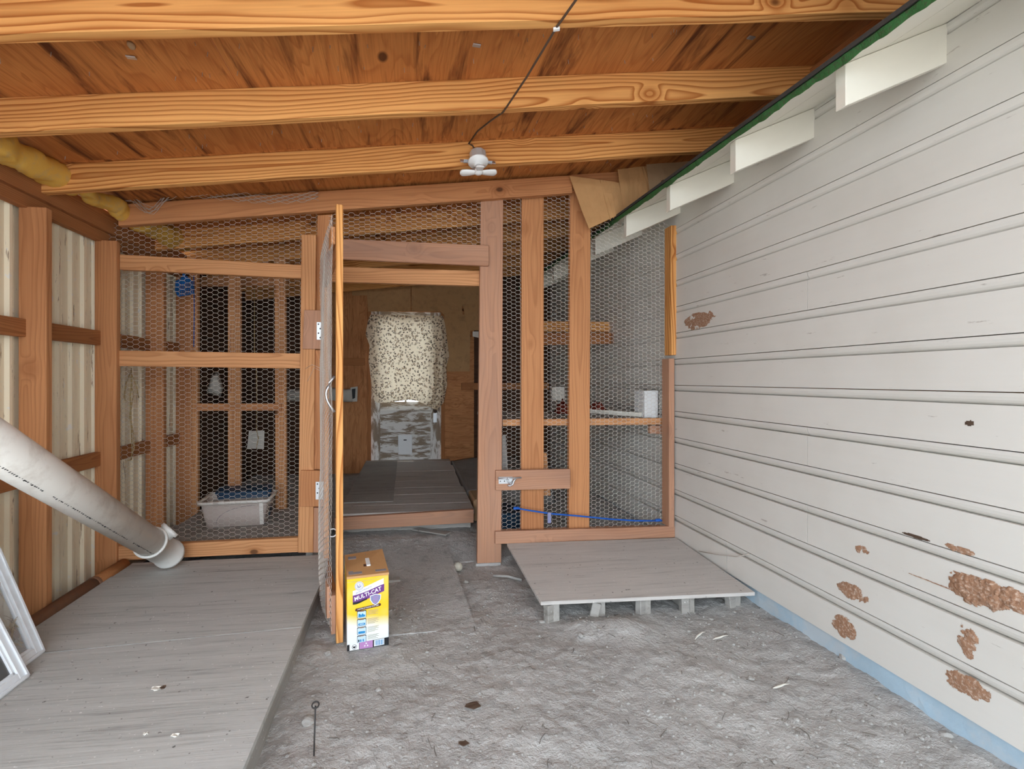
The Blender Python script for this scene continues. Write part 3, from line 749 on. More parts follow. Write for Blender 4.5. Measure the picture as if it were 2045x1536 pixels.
# pull handle, staples and hook on the free edge
hp = [dpt(DL-0.055, z, 0.018+0.035*math.sin(math.pi*t)) for z, t in [(0.98+0.155*i/10, i/10) for i in range(11)]]
tag(tube('pull_handle', hp, 0.0055, 'galv', dr, 8), 'bent metal pull handle')
hk = [dpt(DL-0.03+0.0*i, 0.47+0.017*math.sin(a), 0.028+0.017*math.cos(a)) for i, a in enumerate([0.9+i*0.45 for i in range(11)])]
tag(tube('hook_eye', hk, 0.0030, 'galv', dr, 8), 'steel hook eye')
for k, (z, n) in enumerate(((1.165, .03), (1.15, .02))):
    tube('loose_wire', [dpt(DL-0.40, z, 0.03), dpt(DL-0.46, z+0.03, 0.06+n), dpt(DL-0.52, z+0.01-k*.05, 0.09+n)], 0.001, 'wire', dr, 4)
def hinge(px_, py_, s=0.0):
    a = PY(px_, py_, 2.778)
    h = box('hinge', a.x-0.021, a.x+0.021, 2.7775, 2.7815, a.z-0.05, a.z+0.05, 'steel_paint', dr, 'z', 0.0008)
    lathe('hinge_pin', [(0.0055, -0.051), (0.0055, 0.051)], 'steel_paint', h, Matrix.Translation((a.x+0.023, 2.776, a.z)), 10)
    for k in range(4): lathe('screw', [(0.0045, 0.0), (0.003, 0.0015), (0.0, 0.0018)], 'darkwire', h, Matrix.Translation((a.x-0.006+(-0.005 if k % 2 else 0.005), 2.7774, a.z-0.038+0.0253*k)) @ Matrix.Rotation(math.pi/2, 4, 'X'), 8)
hinge(640, 661); hinge(638, 980)

# ------------------------------------------------------------------ THE BACK DOOR and its curtain
d2 = root('door_2', ((xl+xr)/2, YB, PF), 'old white panelled back door with peeling paint and a window hidden by the curtain', 'door', kind='structure')
def dpoly(name, x0, y0, x1, y1, dy, th, mat, axis, par=d2, bevel=0.003):
    a = PY(x0, y0, YB); b = PY(x1, y1, YB)
    return box(name, a.x, b.x, YB+dy, YB+dy+th, b.z, a.z, mat, par, axis, bevel)
dpoly('stile', 737, 615, 759, 920, 0.0205, 0.035, 'peel', 'z'); dpoly('stile', 860, 615, 888, 920, 0.0205, 0.035, 'peel', 'z')
dpoly('rail', 759, 615, 860, 641, 0.0205, 0.035, 'peel', 'x'); dpoly('rail', 759, 803, 860, 820, 0.0205, 0.035, 'peel', 'x')
dpoly('rail', 759, 864, 860, 872, 0.0205, 0.035, 'peel', 'x'); dpoly('rail', 759, 906, 860, 920, 0.0205, 0.035, 'peel', 'x')
dpoly('panel', 759, 820, 860, 864, 0.030, 0.012, 'peel', 'x', bevel=0); dpoly('panel', 759, 872, 860, 906, 0.030, 0.012, 'peel', 'x', bevel=0)
dpoly('window_pane', 759, 641, 860, 803, 0.035, 0.004, 'glass', 'x', bevel=0)
dpoly('muntin', 808, 641, 812, 803, 0.022, 0.013, 'peel', 'z')
dpoly('light_stop', 730, 920.5, 892, 930, 0.016, 0.045, 'peel', 'x')  # unseen strip added below the door to block light leaking in
fl = dpoly('pet_flap', 795, 869, 823, 908, 0.008, 0.012, 'white_plastic', 'z'); tag(fl, 'small white plastic pet flap')
a = PY(809, 879, YB); box('flap_catch', a.x-0.018, a.x+0.018, YB+0.004, YB+0.008, a.z-0.006, a.z+0.006, 'ink', fl)
kb = PY(869, 820, YB-0.03)
lathe('door_knob', [(0.0, 0.0), (0.02, 0.004), (0.026, 0.016), (0.018, 0.03), (0.009, 0.036), (0.009, 0.05)], 'cable', d2, Matrix.Translation((kb.x, YB-0.05, kb.z)) @ Matrix.Rotation(-math.pi/2, 4, 'X'), 16)
box('lock_plate', kb.x-0.022, kb.x+0.022, YB-0.004, YB, kb.z-0.14, kb.z-0.03, 'steel_paint', d2, 'z')
# curtain sheet: tacked along its top edge, right side hanging in folds
cpts_l = [(740, 628), (735, 640), (730, 668), (738, 690), (736, 720), (741, 760), (747, 800), (755, 805)]
def edge(t, L):
    f = t*(len(L)-1); i = min(int(f), len(L)-2); u = f-i
    return (L[i][0]*(1-u)+L[i+1][0]*u, L[i][1]*(1-u)+L[i+1][1]*u)
cpts_r = [(885, 631), (890, 655), (894, 690), (897, 712), (891, 735), (893, 770), (886, 806), (873, 822)]
NV, NU = 60, 70; V = []
for j in range(NV+1):
    t = j/NV; L = edge(t, cpts_l); Rr = edge(t, cpts_r)
    for i in range(NU+1):
        u = i/NU
        px_ = L[0]*(1-u)+Rr[0]*u; py_ = L[1]*(1-u)+Rr[1]*u
        py_ -= t*10*math.exp(-((u-0.62)/0.30)**2)+t*6*(math.sin(u*math.pi))
        fold = 0.010*math.sin(u*34+3*t)*(0.25+t)*(0.4+u*0.8)
        if u > 0.82: fold += 0.035*math.sin((u-0.82)/0.18*math.pi*1.5)*(0.35+0.65*t)
        fold += 0.008*fbm(u*6, t*5, 2.0, 3)+0.012*math.exp(-((u-0.35)/0.05)**2)*t
        V.append(PY(px_, py_, YB-0.045-abs(fold)-0.012*t))
F = [(j*(NU+1)+i, j*(NU+1)+i+1, (j+1)*(NU+1)+i+1, (j+1)*(NU+1)+i) for j in range(NV) for i in range(NU)]
cv0 = V[NU//2]; V = [v-cv0 for v in V]
tag(obj('curtain', V, F, 'leopard', None, Matrix.Translation(cv0), smooth=True), 'leopard print cloth hung as a curtain over the back door window', 'curtain')

# ------------------------------------------------------------------ HOUSEHOLD THINGS
# litter carton
bl = Vector((-0.2535, 1.998, 0.0)); br_ = Vector((-0.086, 2.026, 0.0)); brz = math.atan2(br_.y-bl.y, br_.x-bl.x)
BW, BD, BH = 0.170, 0.255, 0.305
cb = root('litter_carton', (bl.x+0.5*(br_.x-bl.x), bl.y+0.5*(br_.y-bl.y), 0.004), 'yellow and white printed cat litter carton beside the open screen door', 'carton', rz=brz)
CM = wm(cb)
def clocal(x0, x1, y0, y1, z0, z1, name, mat, par=cb, bevel=0.0):
    v, f = boxv(x0, x1, y0, y1, z0, z1); return obj(name, v, f, mat, par, CM, bevel=bevel)
clocal(-BW/2, BW/2, 0.0, BD, 0.0, BH-0.010, 'carton_body', 'carton', bevel=0.002)
# lid of bare cardboard with a handle slot, one back corner lifted
lv = [(-BW/2-0.001, -0.001, BH-0.010), (BW/2+0.001, -0.001, BH-0.010), (BW/2+0.001, BD, BH-0.010), (-BW/2-0.001, BD, BH-0.010),
      (-BW/2-0.001, -0.001, BH), (BW/2+0.001, -0.001, BH), (BW/2+0.002, BD+0.004, BH+0.010), (-BW/2-0.001, BD, BH)]
lid = obj('lid', lv, [(0, 3, 2, 1), (4, 5, 6, 7), (0, 1, 5, 4), (1, 2, 6, 5), (2, 3, 7, 6), (3, 0, 4, 7)], 'card', cb, CM)
tag(lid, 'bare brown cardboard top with torn tape marks')
for x, y, w, h in ((-0.05, 0.035, 0.055, 0.035), (0.055, 0.035, 0.045, 0.03), (0.035, 0.225, 0.06, 0.025), (-0.055, 0.2, 0.035, 0.03)):
    clocal(x-w/2, x+w/2, y-h/2, y+h/2, BH+0.0005+max(0, y-0.1)*0.02, BH+0.0016+max(0, y-0.1)*0.03, 'tape_mark', 'card_tape', lid)
clocal(-0.012, 0.020, 0.085, 0.175, BH+0.0008, BH+0.0042, 'handle_slot', 'dkbrown', lid)
clocal(0.000, 0.018, 0.080, 0.165, BH+0.004, BH+0.010, 'handle_strap', 'pwhite', lid, 0.002)
# printing on the front face (local x across, z up, front at y=0)
FR = CM @ Matrix.Translation((0, -0.0006, 0)) @ Matrix.Rotation(math.pi/2, 4, 'X')
body = cb
def fpoly(name, pts, mat, lift=0.0):
    n = len(pts); v = [(x, z, lift) for x, z in pts]+[(x, z, lift+0.0005) for x, z in pts]
    f = [tuple(range(n)), tuple(range(2*n-1, n-1, -1))]+[(i, i+n, (i+1) % n+n, (i+1) % n) for i in range(n)]
    return obj(name, v, f, mat, cb, FR)
def rrect(x, z, w, h, r=0.004, n=4):
    P = []
    for cx_, cz_, a0 in ((x+w/2-r, z+h/2-r, 0), (x-w/2+r, z+h/2-r, 90), (x-w/2+r, z-h/2+r, 180), (x+w/2-r, z-h/2+r, 270)):
        for k in range(n+1):
            a = math.radians(a0+90*k/n); P.append((cx_+r*math.cos(a), cz_+r*math.sin(a)))
    return P
def circ(x, z, r, n=24): return [(x+r*math.cos(2*math.pi*k/n), z+r*math.sin(2*math.pi*k/n)) for k in range(n)]
def curve_band(x0, x1, za, zb, h0, h1, n=14):
    up = []; lo = []
    for i in range(n+1):
        t = i/n; x = x0+(x1-x0)*t; z = za+(zb-za)*t+0.006*math.sin(math.pi*t*1.0)*(1-t)*-1
        up.append((x, z+(h0+(h1-h0)*t)/2)); lo.append((x, z-(h0+(h1-h0)*t)/2))
    return up+lo[::-1]
fpoly('printed_seam', [(-0.085, 0.2825), (0.0, 0.2815), (0.085, 0.291), (0.085, 0.292), (0.0, 0.2828), (-0.085, 0.2837)], 'pgrey')
fpoly('white_swoosh', curve_band(-0.062, 0.064, 0.219, 0.258, 0.052, 0.050), 'pwhite')
fpoly('name_band', curve_band(-0.062, 0.066, 0.208, 0.245, 0.036, 0.030), 'purple', 0.0006)
fpoly('name_shadow', curve_band(-0.062, -0.004, 0.194, 0.206, 0.010, 0.006), 'black', 0.0008)
ft = lambda x, z, deg, lift: FR @ Matrix.Translation((x, z, lift)) @ Matrix.Rotation(math.radians(deg), 4, 'Z')
text('lettering', 'MULTI-CAT', 0.0225, 'pwhite', cb, ft(-0.002, 0.2255, 16.5, 0.0013), 0.15, bold=0.0004)
text('lettering', 'EXTRA STRENGTH', 0.0080, 'indigo', cb, ft(-0.018, 0.244, 18, 0.0013), 0.2)
fpoly('logo_disc', circ(-0.036, 0.263, 0.0185), 'pwhite', 0.0012)
rg = []
for k in range(2): rg.append(circ(-0.036, 0.263, (0.0165, 0.0118)[k]))
def ring(name, x, z, r0, r1, mat, lift, n=28):
    v = [(x+r*math.cos(2*math.pi*k/n), z+r*math.sin(2*math.pi*k/n), lift) for r in (r0, r1) for k in range(n)]
    return obj(name, v, [(k, (k+1) % n, n+(k+1) % n, n+k) for k in range(n)], mat, cb, FR)
ring('logo_ring', -0.036, 0.263, 0.0150, 0.0170, 'indigo', 0.0019); ring('logo_ring', -0.036, 0.263, 0.0100, 0.0112, 'indigo', 0.0019)
for k in range(13):
    a = 0.25+k*0.45; x, z = -0.036+0.0131*math.cos(a), 0.263+0.0131*math.sin(a)
    fpoly('logo_mark', [(x+0.0012*math.cos(a+b), z+0.0012*math.sin(a+b)) for b in (0.5, 2.6, 3.7, 5.8)], 'indigo', 0.0015)
fpoly('logo_emblem', [(-0.043, 0.257), (-0.034, 0.2555), (-0.028, 0.262), (-0.031, 0.266), (-0.035, 0.2605), (-0.040, 0.2625), (-0.041, 0.268), (-0.0445, 0.268)], 'indigo', 0.0015)
fpoly('logo_emblem', [(-0.039, 0.266), (-0.033, 0.271), (-0.031, 0.2685), (-0.037, 0.264)], 'indigo', 0.0015)
sh = lambda s: [(0.030+s*x, 0.2015+s*z) for x, z in ((-0.023, 0.016), (0.0, 0.021), (0.023, 0.016), (0.022, -0.002), (0.012, -0.018), (0.0, -0.026), (-0.012, -0.018), (-0.022, -0.002))]
fpoly('shield', sh(1.0), 'pwhite', 0.0014); fpoly('shield', sh(0.86), 'indigo', 0.0020)
for k in range(5): fpoly('shield_line', [(0.030-0.012+0.001*k, 0.2125-0.0062*k), (0.030+0.012-0.001*k, 0.2125-0.0062*k), (0.030+0.012-0.001*k, 0.2105-0.0062*k), (0.030-0.012+0.001*k, 0.2105-0.0062*k)], 'lilac', 0.0026)
fpoly('heading_bar', [(x, z+0.10*(x-0.0)) for x, z in rrect(0.0, 0.170, 0.105, 0.0115, 0.0055)], 'dkbrown', 0.0006)
text('lettering', 'INSTRUCTIONS FOR USE', 0.0078, 'pwhite', cb, ft(0.0, 0.1703, 5.7, 0.0013), 0.0)
for k in range(4):
    z = 0.145-0.034*k; x = -0.026
    fpoly('picture_frame', rrect(x, z, 0.037, 0.031), 'black', 0.0006)
    fpoly('picture', rrect(x, z-0.0008, 0.034, 0.027), 'plblue', 0.0012)
    fpoly('picture_header', rrect(x, z+0.0125, 0.020, 0.003, 0.0012), 'mud', 0.0018)
    if k == 3:
        for q in (-0.012, -0.004, 0.006): fpoly('picture_shape', rrect(x+q, z-0.006, 0.005, 0.010, 0.0015), 'ink' if q == -0.012 else 'pblue', 0.0018)
    else:
        fpoly('picture_shape', rrect(x, z-0.0065, 0.028, 0.009, 0.004), 'pblue', 0.0018)
        if k == 0: fpoly('picture_shape', rrect(x-0.009, z-0.001, 0.008, 0.009, 0.003), 'pblue', 0.0018); fpoly('picture_shape', circ(x+0.003, z-0.001, 0.004, 12), 'pblue', 0.0018)
        if k == 1: fpoly('picture_shape', rrect(x, z-0.006, 0.018, 0.003, 0.0012), 'plblue', 0.0024)
    for j in range([5, 6, 6, 5][k]):
        zz = z+0.0115-0.0040*j; w = [0.046, 0.040, 0.046, 0.034, 0.043, 0.03][j]
        fpoly('caption_line', [(-0.002, zz), (-0.002+w, zz+0.001), (-0.002+w, zz-0.0004), (-0.002, zz-0.0014)], 'pgrey', 0.0006)
tl = 0.10
fpoly('bottom_band', [(-0.085, 0.001), (0.085, 0.001), (0.085, 0.034), (-0.085, 0.026)], 'black', 0.0006)
fpoly('badge', [(-0.075, 0.002), (-0.037, 0.002), (-0.037, 0.029), (-0.075, 0.0275)], 'pwhite', 0.0012)
fpoly('badge', [(-0.035, 0.002), (0.019, 0.002), (0.019, 0.0315), (-0.035, 0.029)], 'lilac', 0.0012)
fpoly('badge', [(0.024, 0.004), (0.066, 0.006), (0.066, 0.032), (0.024, 0.030)], 'pwhite', 0.0012)
for k in range(11):
    x = 0.028+0.0033*k; fpoly('barcode_bar', [(x, 0.008), (x+0.0012+0.0006*(k % 3), 0.008), (x+0.0012+0.0006*(k % 3), 0.0285), (x, 0.0285)], 'pblue', 0.0018)
ring('cat_badge', -0.056, 0.0145, 0.0085, 0.0100, 'black', 0.0019)
fpoly('cat_badge', [(-0.062, 0.0195), (-0.0595, 0.0168), (-0.0525, 0.0168), (-0.050, 0.0195), (-0.0502, 0.0125), (-0.054, 0.0095), (-0.058, 0.0095), (-0.0618, 0.0125)], 'black', 0.0018)
for k in range(3):
    a = math.pi/2+k*2.094; x, z = -0.008+0.0065*math.cos(a), 0.016+0.0065*math.sin(a)
    fpoly('recycle_arrow', [(x+0.0045*math.cos(a+b), z+0.0045*math.sin(a+b)) for b in (0.3, 2.4, 4.5)], 'pwhite', 0.0018)

# balls
for px_, py_, r, lb in ((797, 1061, 0.031, 'small dusty pale ball on the dirt against the platform front board'), (915, 1130, 0.027, 'small dusty pale ball on the dirt near the foot of the brown post')):
    q = PZ(px_, py_+8, gz(0.1, 2.7)+0.012)
    c = Vector((q.x, q.y, gz(q.x, q.y)+r+0.003))
    bo = obj('ball', [], [], None); bpy.data.objects.remove(bo)
    me = bpy.data.meshes.new('ball'); bm = bmesh.new(); bmesh.ops.create_uvsphere(bm, u_segments=24, v_segments=14, radius=r)
    for v in bm.verts: v.co *= 1+0.02*noise.noise(v.co*60)
    for f in bm.faces: f.smooth = True
    bm.to_mesh(me); bm.free(); me.materials.append(M['ball'])
    b = link(bpy.data.objects.new('ball', me), None, Matrix.Translation(c)); tag(b, lb, 'ball', 'two dusty balls')
    sm = tube('seam', [(c.x+(r+.0004)*math.cos(a)*math.cos(.6*math.sin(2*a)), c.y+(r+.0004)*math.sin(.6*math.sin(2*a)), c.z+(r+.0004)*math.sin(a)*math.cos(.6*math.sin(2*a))) for a in [2*math.pi*k/40 for k in range(40)]], 0.0008, 'stone', b, 4, closed=True)

# ramp board and the pallet under it
RB = [PZ(1010, 1081, 0.135), PZ(1352, 1074, 0.135), PZ(1508, 1183, 0.105), PZ(1080, 1202, 0.105)]
RB[1].x = min(RB[1].x, GX-0.012); RB[2].x = min(RB[2].x, GX-0.005)
for q in RB[:2]: q.y = min(q.y, 2.808)
rp = sheet('ramp_sheet', RB, 0.017, 'ramp', None, 0.0015)
tag(rp, 'square pale plywood sheet laid on a pallet beside the white siding', 'plywood sheet')
pal = root('pallet', ((RB[0].x+RB[2].x)/2, 2.5, 0.0), 'old grey wooden pallet half buried under the pale plywood sheet', 'pallet')
fy = RB[3].y
for px_ in (1098, 1193, 1290, 1385, 1488):
    q = PZ(px_, 1215, 0.05); q.x = q.x
    sl_ = (RB[0].z-RB[3].z)/(RB[0].y-RB[3].y)
    P = [Vector((q.x, fy+0.012, -0.02)), Vector((q.x, 2.78, -0.02)), Vector((q.x, 2.78, RB[0].z-0.02)), Vector((q.x, fy+0.012, RB[3].z-0.0185))]
    prism('bearer', P, Vector((0.036, 0, 0)), 'plank_old', pal)
    v, f = boxv(-0.02, 0.02, -0.016, 0.016, -0.055, 0.05)
    obj('bearer_end', v, f, 'plank_old', pal, Matrix.Translation((q.x-0.012, fy+0.02, 0.032)) @ Matrix.Rotation(random.uniform(-.5, .5), 4, 'Z') @ Matrix.Rotation(random.uniform(-.25, .25), 4, 'Y'), bevel=0.003)

# thin worn sheets trodden into the dirt in front of the doorway
def matsheet(pts, th, label, cat, z0=0.012):
    P = [PZ(a, b, z0) for a, b in pts]
    for q in P: q.z = gz(q.x, q.y)+th-0.004
    o = sheet('trodden_board', P, th+0.012, 'dirt', None); return tag(o, label, cat)
M['mat_'] = deck_mat('dusty_trodden_board', (0.30, 0.28, 0.265), (0.25, 0.235, 0.22), (0.17, 0.155, 0.145), 0.6)
matsheet([(731, 1068), (892, 1088), (950, 1241), (779, 1257), (722, 1180)], 0.004, 'thin dusty board trodden flat into the dirt beyond the litter carton', 'board', 0.03)
matsheet([(898, 1088), (950, 1086), (953, 1112), (900, 1116)], 0.006, 'small pale board scrap on the dirt beside the brown post foot', 'board', 0.03)
q0 = PZ(700, 1158, 0.03); q1 = PZ(800, 1150, 0.03)
tag(beam('wood_lath', (q0.x, q0.y, gz(q0.x, q0.y)+0.016), (q1.x, q1.y, gz(q1.x, q1.y)+0.014), 0.055, 0.02, 'plank_old', None, up=(0, 1, 0), bevel=0.006), 'rounded end of a grey lath sticking out behind the litter carton', 'lath')
q0 = PZ(985, 1146, 0.02); q1 = PZ(1042, 1154, 0.02)
tag(tube('stick', [(q0.x, q0.y, gz(q0.x, q0.y)+0.012), ((q0.x+q1.x)/2, (q0.y+q1.y)/2, gz(q0.x, q0.y)+0.02), (q1.x, q1.y, gz(q1.x, q1.y)+0.014)], 0.008, 'stone', None, 6), 'pale grey stick on the dirt left of the pale plywood sheet', 'stick')
q0 = PZ(822, 1058, 0.07); q1 = PZ(890, 1072, 0.06)
tag(prism('flat_stick', [(q0.x, q0.y, gz(q0.x, q0.y)+0.01), (q0.x+0.05, q0.y+0.03, gz(q0.x, q0.y)+0.012), (q1.x+0.04, q1.y+0.05, gz(q1.x, q1.y)+0.012), (q1.x, q1.y, gz(q1.x, q1.y)+0.01)], Vector((0, 0, 0.01)), 'plank_old'), 'flat grey wood scrap lying right of the ball by the platform', 'wood scrap')

# loop-ended wire stake standing in the dirt
q = PZ(626, 1512, 0.0); tq = PY(630, 1410, q.y)
st = root('wire_stake', (q.x, q.y, gz(q.x, q.y)), 'thin dark wire stake with a ring top standing in the dirt', 'stake')
tube('shaft', [(q.x, q.y, -0.04), tq], 0.0026, 'darkwire', st, 6)
tube('ring', [(tq.x+0.010*math.cos(a), tq.y+0.010*math.sin(a), tq.z+0.003*math.sin(a)+0.003) for a in [2*math.pi*k/16 for k in range(16)]], 0.0024, 'darkwire', st, 6, closed=True)

# PVC pipe leaning across the deck
d0 = PZ(327, 1100, 0.228); tp = O_+ray(0, 897)*1.40
axd = (tp-d0).normalized(); top = d0+axd*2.05
pr = root('drain_pipe', (d0.x, d0.y, DZ), 'long white plastic drain pipe slanting up to the left over the deck', 'pipe')
m_, L_ = along(d0, top); R0 = 0.0655
lathe('pipe', [(R0, 0.07), (R0, L_), (R0-0.005, L_), (R0-0.005, 0.09)], 'pvc', pr, m_, 40)
fit = lathe('coupling', [(R0+0.002, -0.085), (R0+0.009, -0.085), (R0+0.009, -0.058), (R0+0.004, -0.055), (R0+0.004, 0.165), (R0+0.0105, 0.168), (R0+0.0105, 0.182), (R0+0.0005, 0.183), (R0-0.001, 0.05), (R0-0.004, -0.02), (R0-0.004, -0.0849)], 'pvc_ring', pr, m_, 40)
# side branch of the fitting, ring seen behind the pipe
bx_ = (m_.to_3x3() @ Vector((1, 0, 0)))
side = Vector((0.55, 0.75, 0.38)); side = (side-axd*side.dot(axd)).normalized()
c0 = d0+axd*0.135
m2, L2 = along(c0, c0+side*0.085)
lathe('side_branch', [(0.040, 0.02), (0.040, 0.078), (0.047, 0.080), (0.047, 0.098), (0.038, 0.098), (0.038, 0.03)], 'pvc_ring', fit, m2, 28)
# rows of printed marks along the pipe
mi = m_.inverted(); camdir = mi @ O_
ang0 = math.atan2(camdir.y, camdir.x)
dn = mi.to_3x3() @ Vector((0, 0, -1)); sgn = 1 if math.sin(math.atan2(dn.y, dn.x)-ang0) > 0 else -1
V = []; F = []; z = 0.16
while z < L_-0.2:
    if not (0.42 < z % 0.62 < 0.47):
        w = random.uniform(0.003, 0.008); h = random.uniform(0.0025, 0.0065)
        a0 = ang0+sgn*(0.52+0.02*random.random()); o_ = len(V)
        for (aa, zz) in ((a0, z), (a0, z+w), (a0+sgn*h/R0, z+w), (a0+sgn*h/R0, z)):
            V.append(((R0+0.0004)*math.cos(aa), (R0+0.0004)*math.sin(aa), zz))
        F.append((o_, o_+1, o_+2, o_+3))
    z += random.uniform(0.007, 0.016)
tag(obj('printed_marks', V, F, 'ink', pr, m_), 'line of small black printed marks', kind='stuff')

# rusty pipe along the wall foot
q0 = PZ(20, 1284, 0.115); q1 = PZ(196, 1166, 0.115); q2 = PZ(276, 1117, 0.115)
for q in (q0, q1, q2): q.x = -1.5365; q.y = min(q.y, 2.79)
rpz = root('rusty_pipe', (q0.x, q0.y, 0.05), 'brown rusty pipe lying along the foot of the corrugated wall', 'pipe')
for nm, a, b, mm in (('pipe_length', q0+(q0-q1)*1.5, q1, 'rust_pipe'), ('pipe_length', q1, q2, 'stud_dark')):
    m3, L3 = along(a, b); lathe(nm, [(0.030, 0.0), (0.033, 0.002), (0.033, L3-0.002), (0.030, L3)], mm, rpz, m3, 20)
m3, L3 = along(q1-(q1-q0).normalized()*0.012, q1+(q1-q0).normalized()*0.008); lathe('collar', [(0.0345, 0), (0.0355, 0.003), (0.0355, L3-0.003), (0.0345, L3)], 'rust_pipe', rpz, m3, 20)

# two window sashes leaning on the left wall
def sash(corner, top_px, label, w, h, fill, mat, dz=0.0):
    c = PZ(corner[0], corner[1], DZ+0.001); t = PY(top_px[0], top_px[1], c.y)
    up = (t-c).normalized(); al = Vector((0, -1, 0)); nn = al.cross(up).normalized()
    if nn.x < 0: nn = -nn
    r_ = root('window_sash', c, label, 'window sash', 'window sashes leaning on the left wall')
    R = Matrix((al, up, nn)).transposed().to_4x4(); R.translation = c
    def bar(nm, x0, x1, y0, y1, z0, z1, m, par=r_):
        v, f = boxv(x0, x1, y0, y1, z0, z1); return obj(nm, v, f, m, par, R, bevel=0.0015)
    fw = 0.034
    for nm, a in (('stile', (0, fw, 0, h)), ('stile', (w-fw, w, 0, h)), ('rail', (fw+.0005, w-fw-.0005, 0, fw)), ('rail', (fw+.0005, w-fw-.0005, h-fw, h))):
        b = bar(nm, a[0], a[1], a[2], a[3], -0.026, 0.0, mat)
        # stepped moulding: inner bead and outer lip
        if nm == 'stile':
            s_ = 1 if a[0] == 0 else -1; e_ = a[0] if s_ > 0 else a[1]
            bar('bead', e_+s_*0.004, e_+s_*0.014, 0.004, h-0.004, 0.0, 0.006, mat, b); bar('bead', e_+s_*0.024, e_+s_*0.044, fw, h-fw, -0.018, -0.006, mat, b)
        else:
            s_ = 1 if a[2] == 0 else -1; e_ = a[2] if s_ > 0 else a[3]
            bar('bead', 0.004, w-0.004, e_+s_*0.004, e_+s_*0.014, 0.0, 0.006, mat, b); bar('bead', fw, w-fw, e_+s_*0.024, e_+s_*0.044, -0.018, -0.006, mat, b)
    bar('pane', fw-0.004, w-fw+0.004, fw-0.004, h-fw+0.004, -0.015, -0.012, fill)
    return R
R1 = sash((91, 1301), (0, 1093), 'white window sash leaning farther back on the left wall, seen behind the other', 0.55, 0.72, 'glass', 'vinyl')
R2 = sash((61, 1350), (0, 1234), 'white framed window sash with dark insect screen, nearest in the bottom left corner', 0.55, 0.70, 'screen', 'vinyl')
# matted fibre caught in the rear sash
V = []; F = []
for i in range(150):
    a = random.random(); b = random.random()
    p0_ = R1 @ Vector((0.05+0.20*a, 0.06+0.34*b*(1-0.5*a), -0.010+0.006*random.random()))
    pts = [p0_]
    d = R1.to_3x3() @ Vector((random.gauss(0.3, .5), random.gauss(.9, .4), random.gauss(0, .12)))
    for k in range(4):
        d = (d+Vector((random.gauss(0, .3), random.gauss(0, .3), random.gauss(0, .3)))).normalized(); pts.append(pts[-1]+d*0.018)
    a_, b_ = tube('', pts, 0.0011, None, sides=3, ret=True, caps=False); o_ = len(V); V += a_; F += [tuple(k+o_ for k in q) for q in b_]
tag(obj('matted_fibre', V, F, 'fluff'), 'beige matted cobweb fibre caught on the rear window sash', 'fibre', kind='stuff')

# yellow insulation rolls on the left plate
def roll(pts, r, label, sd):
    P = []; rad = []
    n = 34
    for i in range(n+1):
        t = i/n; f = t*(len(pts)-1); k = min(int(f), len(pts)-2); u = f-k
        P.append(Vector(pts[k]).lerp(Vector(pts[k+1]), u)); rad.append(r*(1+0.10*math.sin(t*7+sd))*(min(1, 0.55+3*min(t, 1-t)*4)))
    V, F = tube('', P, r, None, sides=22, ret=True, radii=rad)
    c = sum(P, Vector())/len(P)
    V = [v+Vector((1, 1, 1))*0.022*noise.noise(v*11+Vector((sd, 0, 0)))+Vector((0, 0, 0.010*noise.noise(v*34)))-c for v in V]
    tag(obj('insulation_roll', V, F, 'insul', None, Matrix.Translation(c), smooth=True), label, 'insulation', 'yellow insulation rolls along the left eave')
roll([PX(-60, 262, -1.57), PX(40, 315, -1.57), PX(150, 368, -1.57)], 0.058, 'longest yellow insulation roll, nearest the viewer, on the left wall plate', 1.0)
roll([PX(158, 372, -1.55), PX(215, 405, -1.55), PX(262, 433, -1.55)], 0.043, 'middle short yellow insulation roll ending at the header beam', 2.0)
roll([PX(272, 440, -1.52), PX(320, 462, -1.52), PX(372, 488, -1.52)], 0.060, 'dull yellow insulation roll behind the chicken wire', 3.0)

# ceiling lamp: three-blade lamp on a porcelain holder and steel box
lp = PY(955, 324, 2.27)
lm = root('ceiling_lamp', (lp.x, lp.y, lp.z), 'white three-blade lamp on a round holder fixed to a rafter', 'lamp')
tilt = Matrix.Rotation(math.radians(-16), 4, 'X')
B = Matrix.Translation(lp) @ tilt
lathe('holder', [(0.0, -0.020), (0.020, -0.020), (0.024, -0.012), (0.046, -0.006), (0.050, 0.0), (0.049, 0.006), (0.0, 0.006)], 'white_plastic', lm, B, 32)
jb = lathe('junction_box', [(0.0, 0.007), (0.041, 0.007), (0.041, 0.050), (0.038, 0.054), (0.0, 0.054)], 'steel_paint', lm, B, 10, smooth=False)
for s in (-1, 1):
    v, f = boxv(-0.018, 0.018, -0.012, 0.012, -0.001, 0.001); obj('mounting_ear', v, f, 'galv', jb, B @ Matrix.Translation((s*0.068, 0.01, 0.012)) @ Matrix.Rotation(1.2, 4, 'X'), bevel=0.0006)
    obj('mounting_ear', v, f, 'galv', jb, B @ Matrix.Translation((s*0.052, 0.01, 0.010)), bevel=0.0006)
lathe('bulb_base', [(0.013, -0.019), (0.013, -0.040), (0.019, -0.044), (0.021, -0.060), (0.012, -0.066), (0.0, -0.068)], 'white_plastic', lm, B, 20)
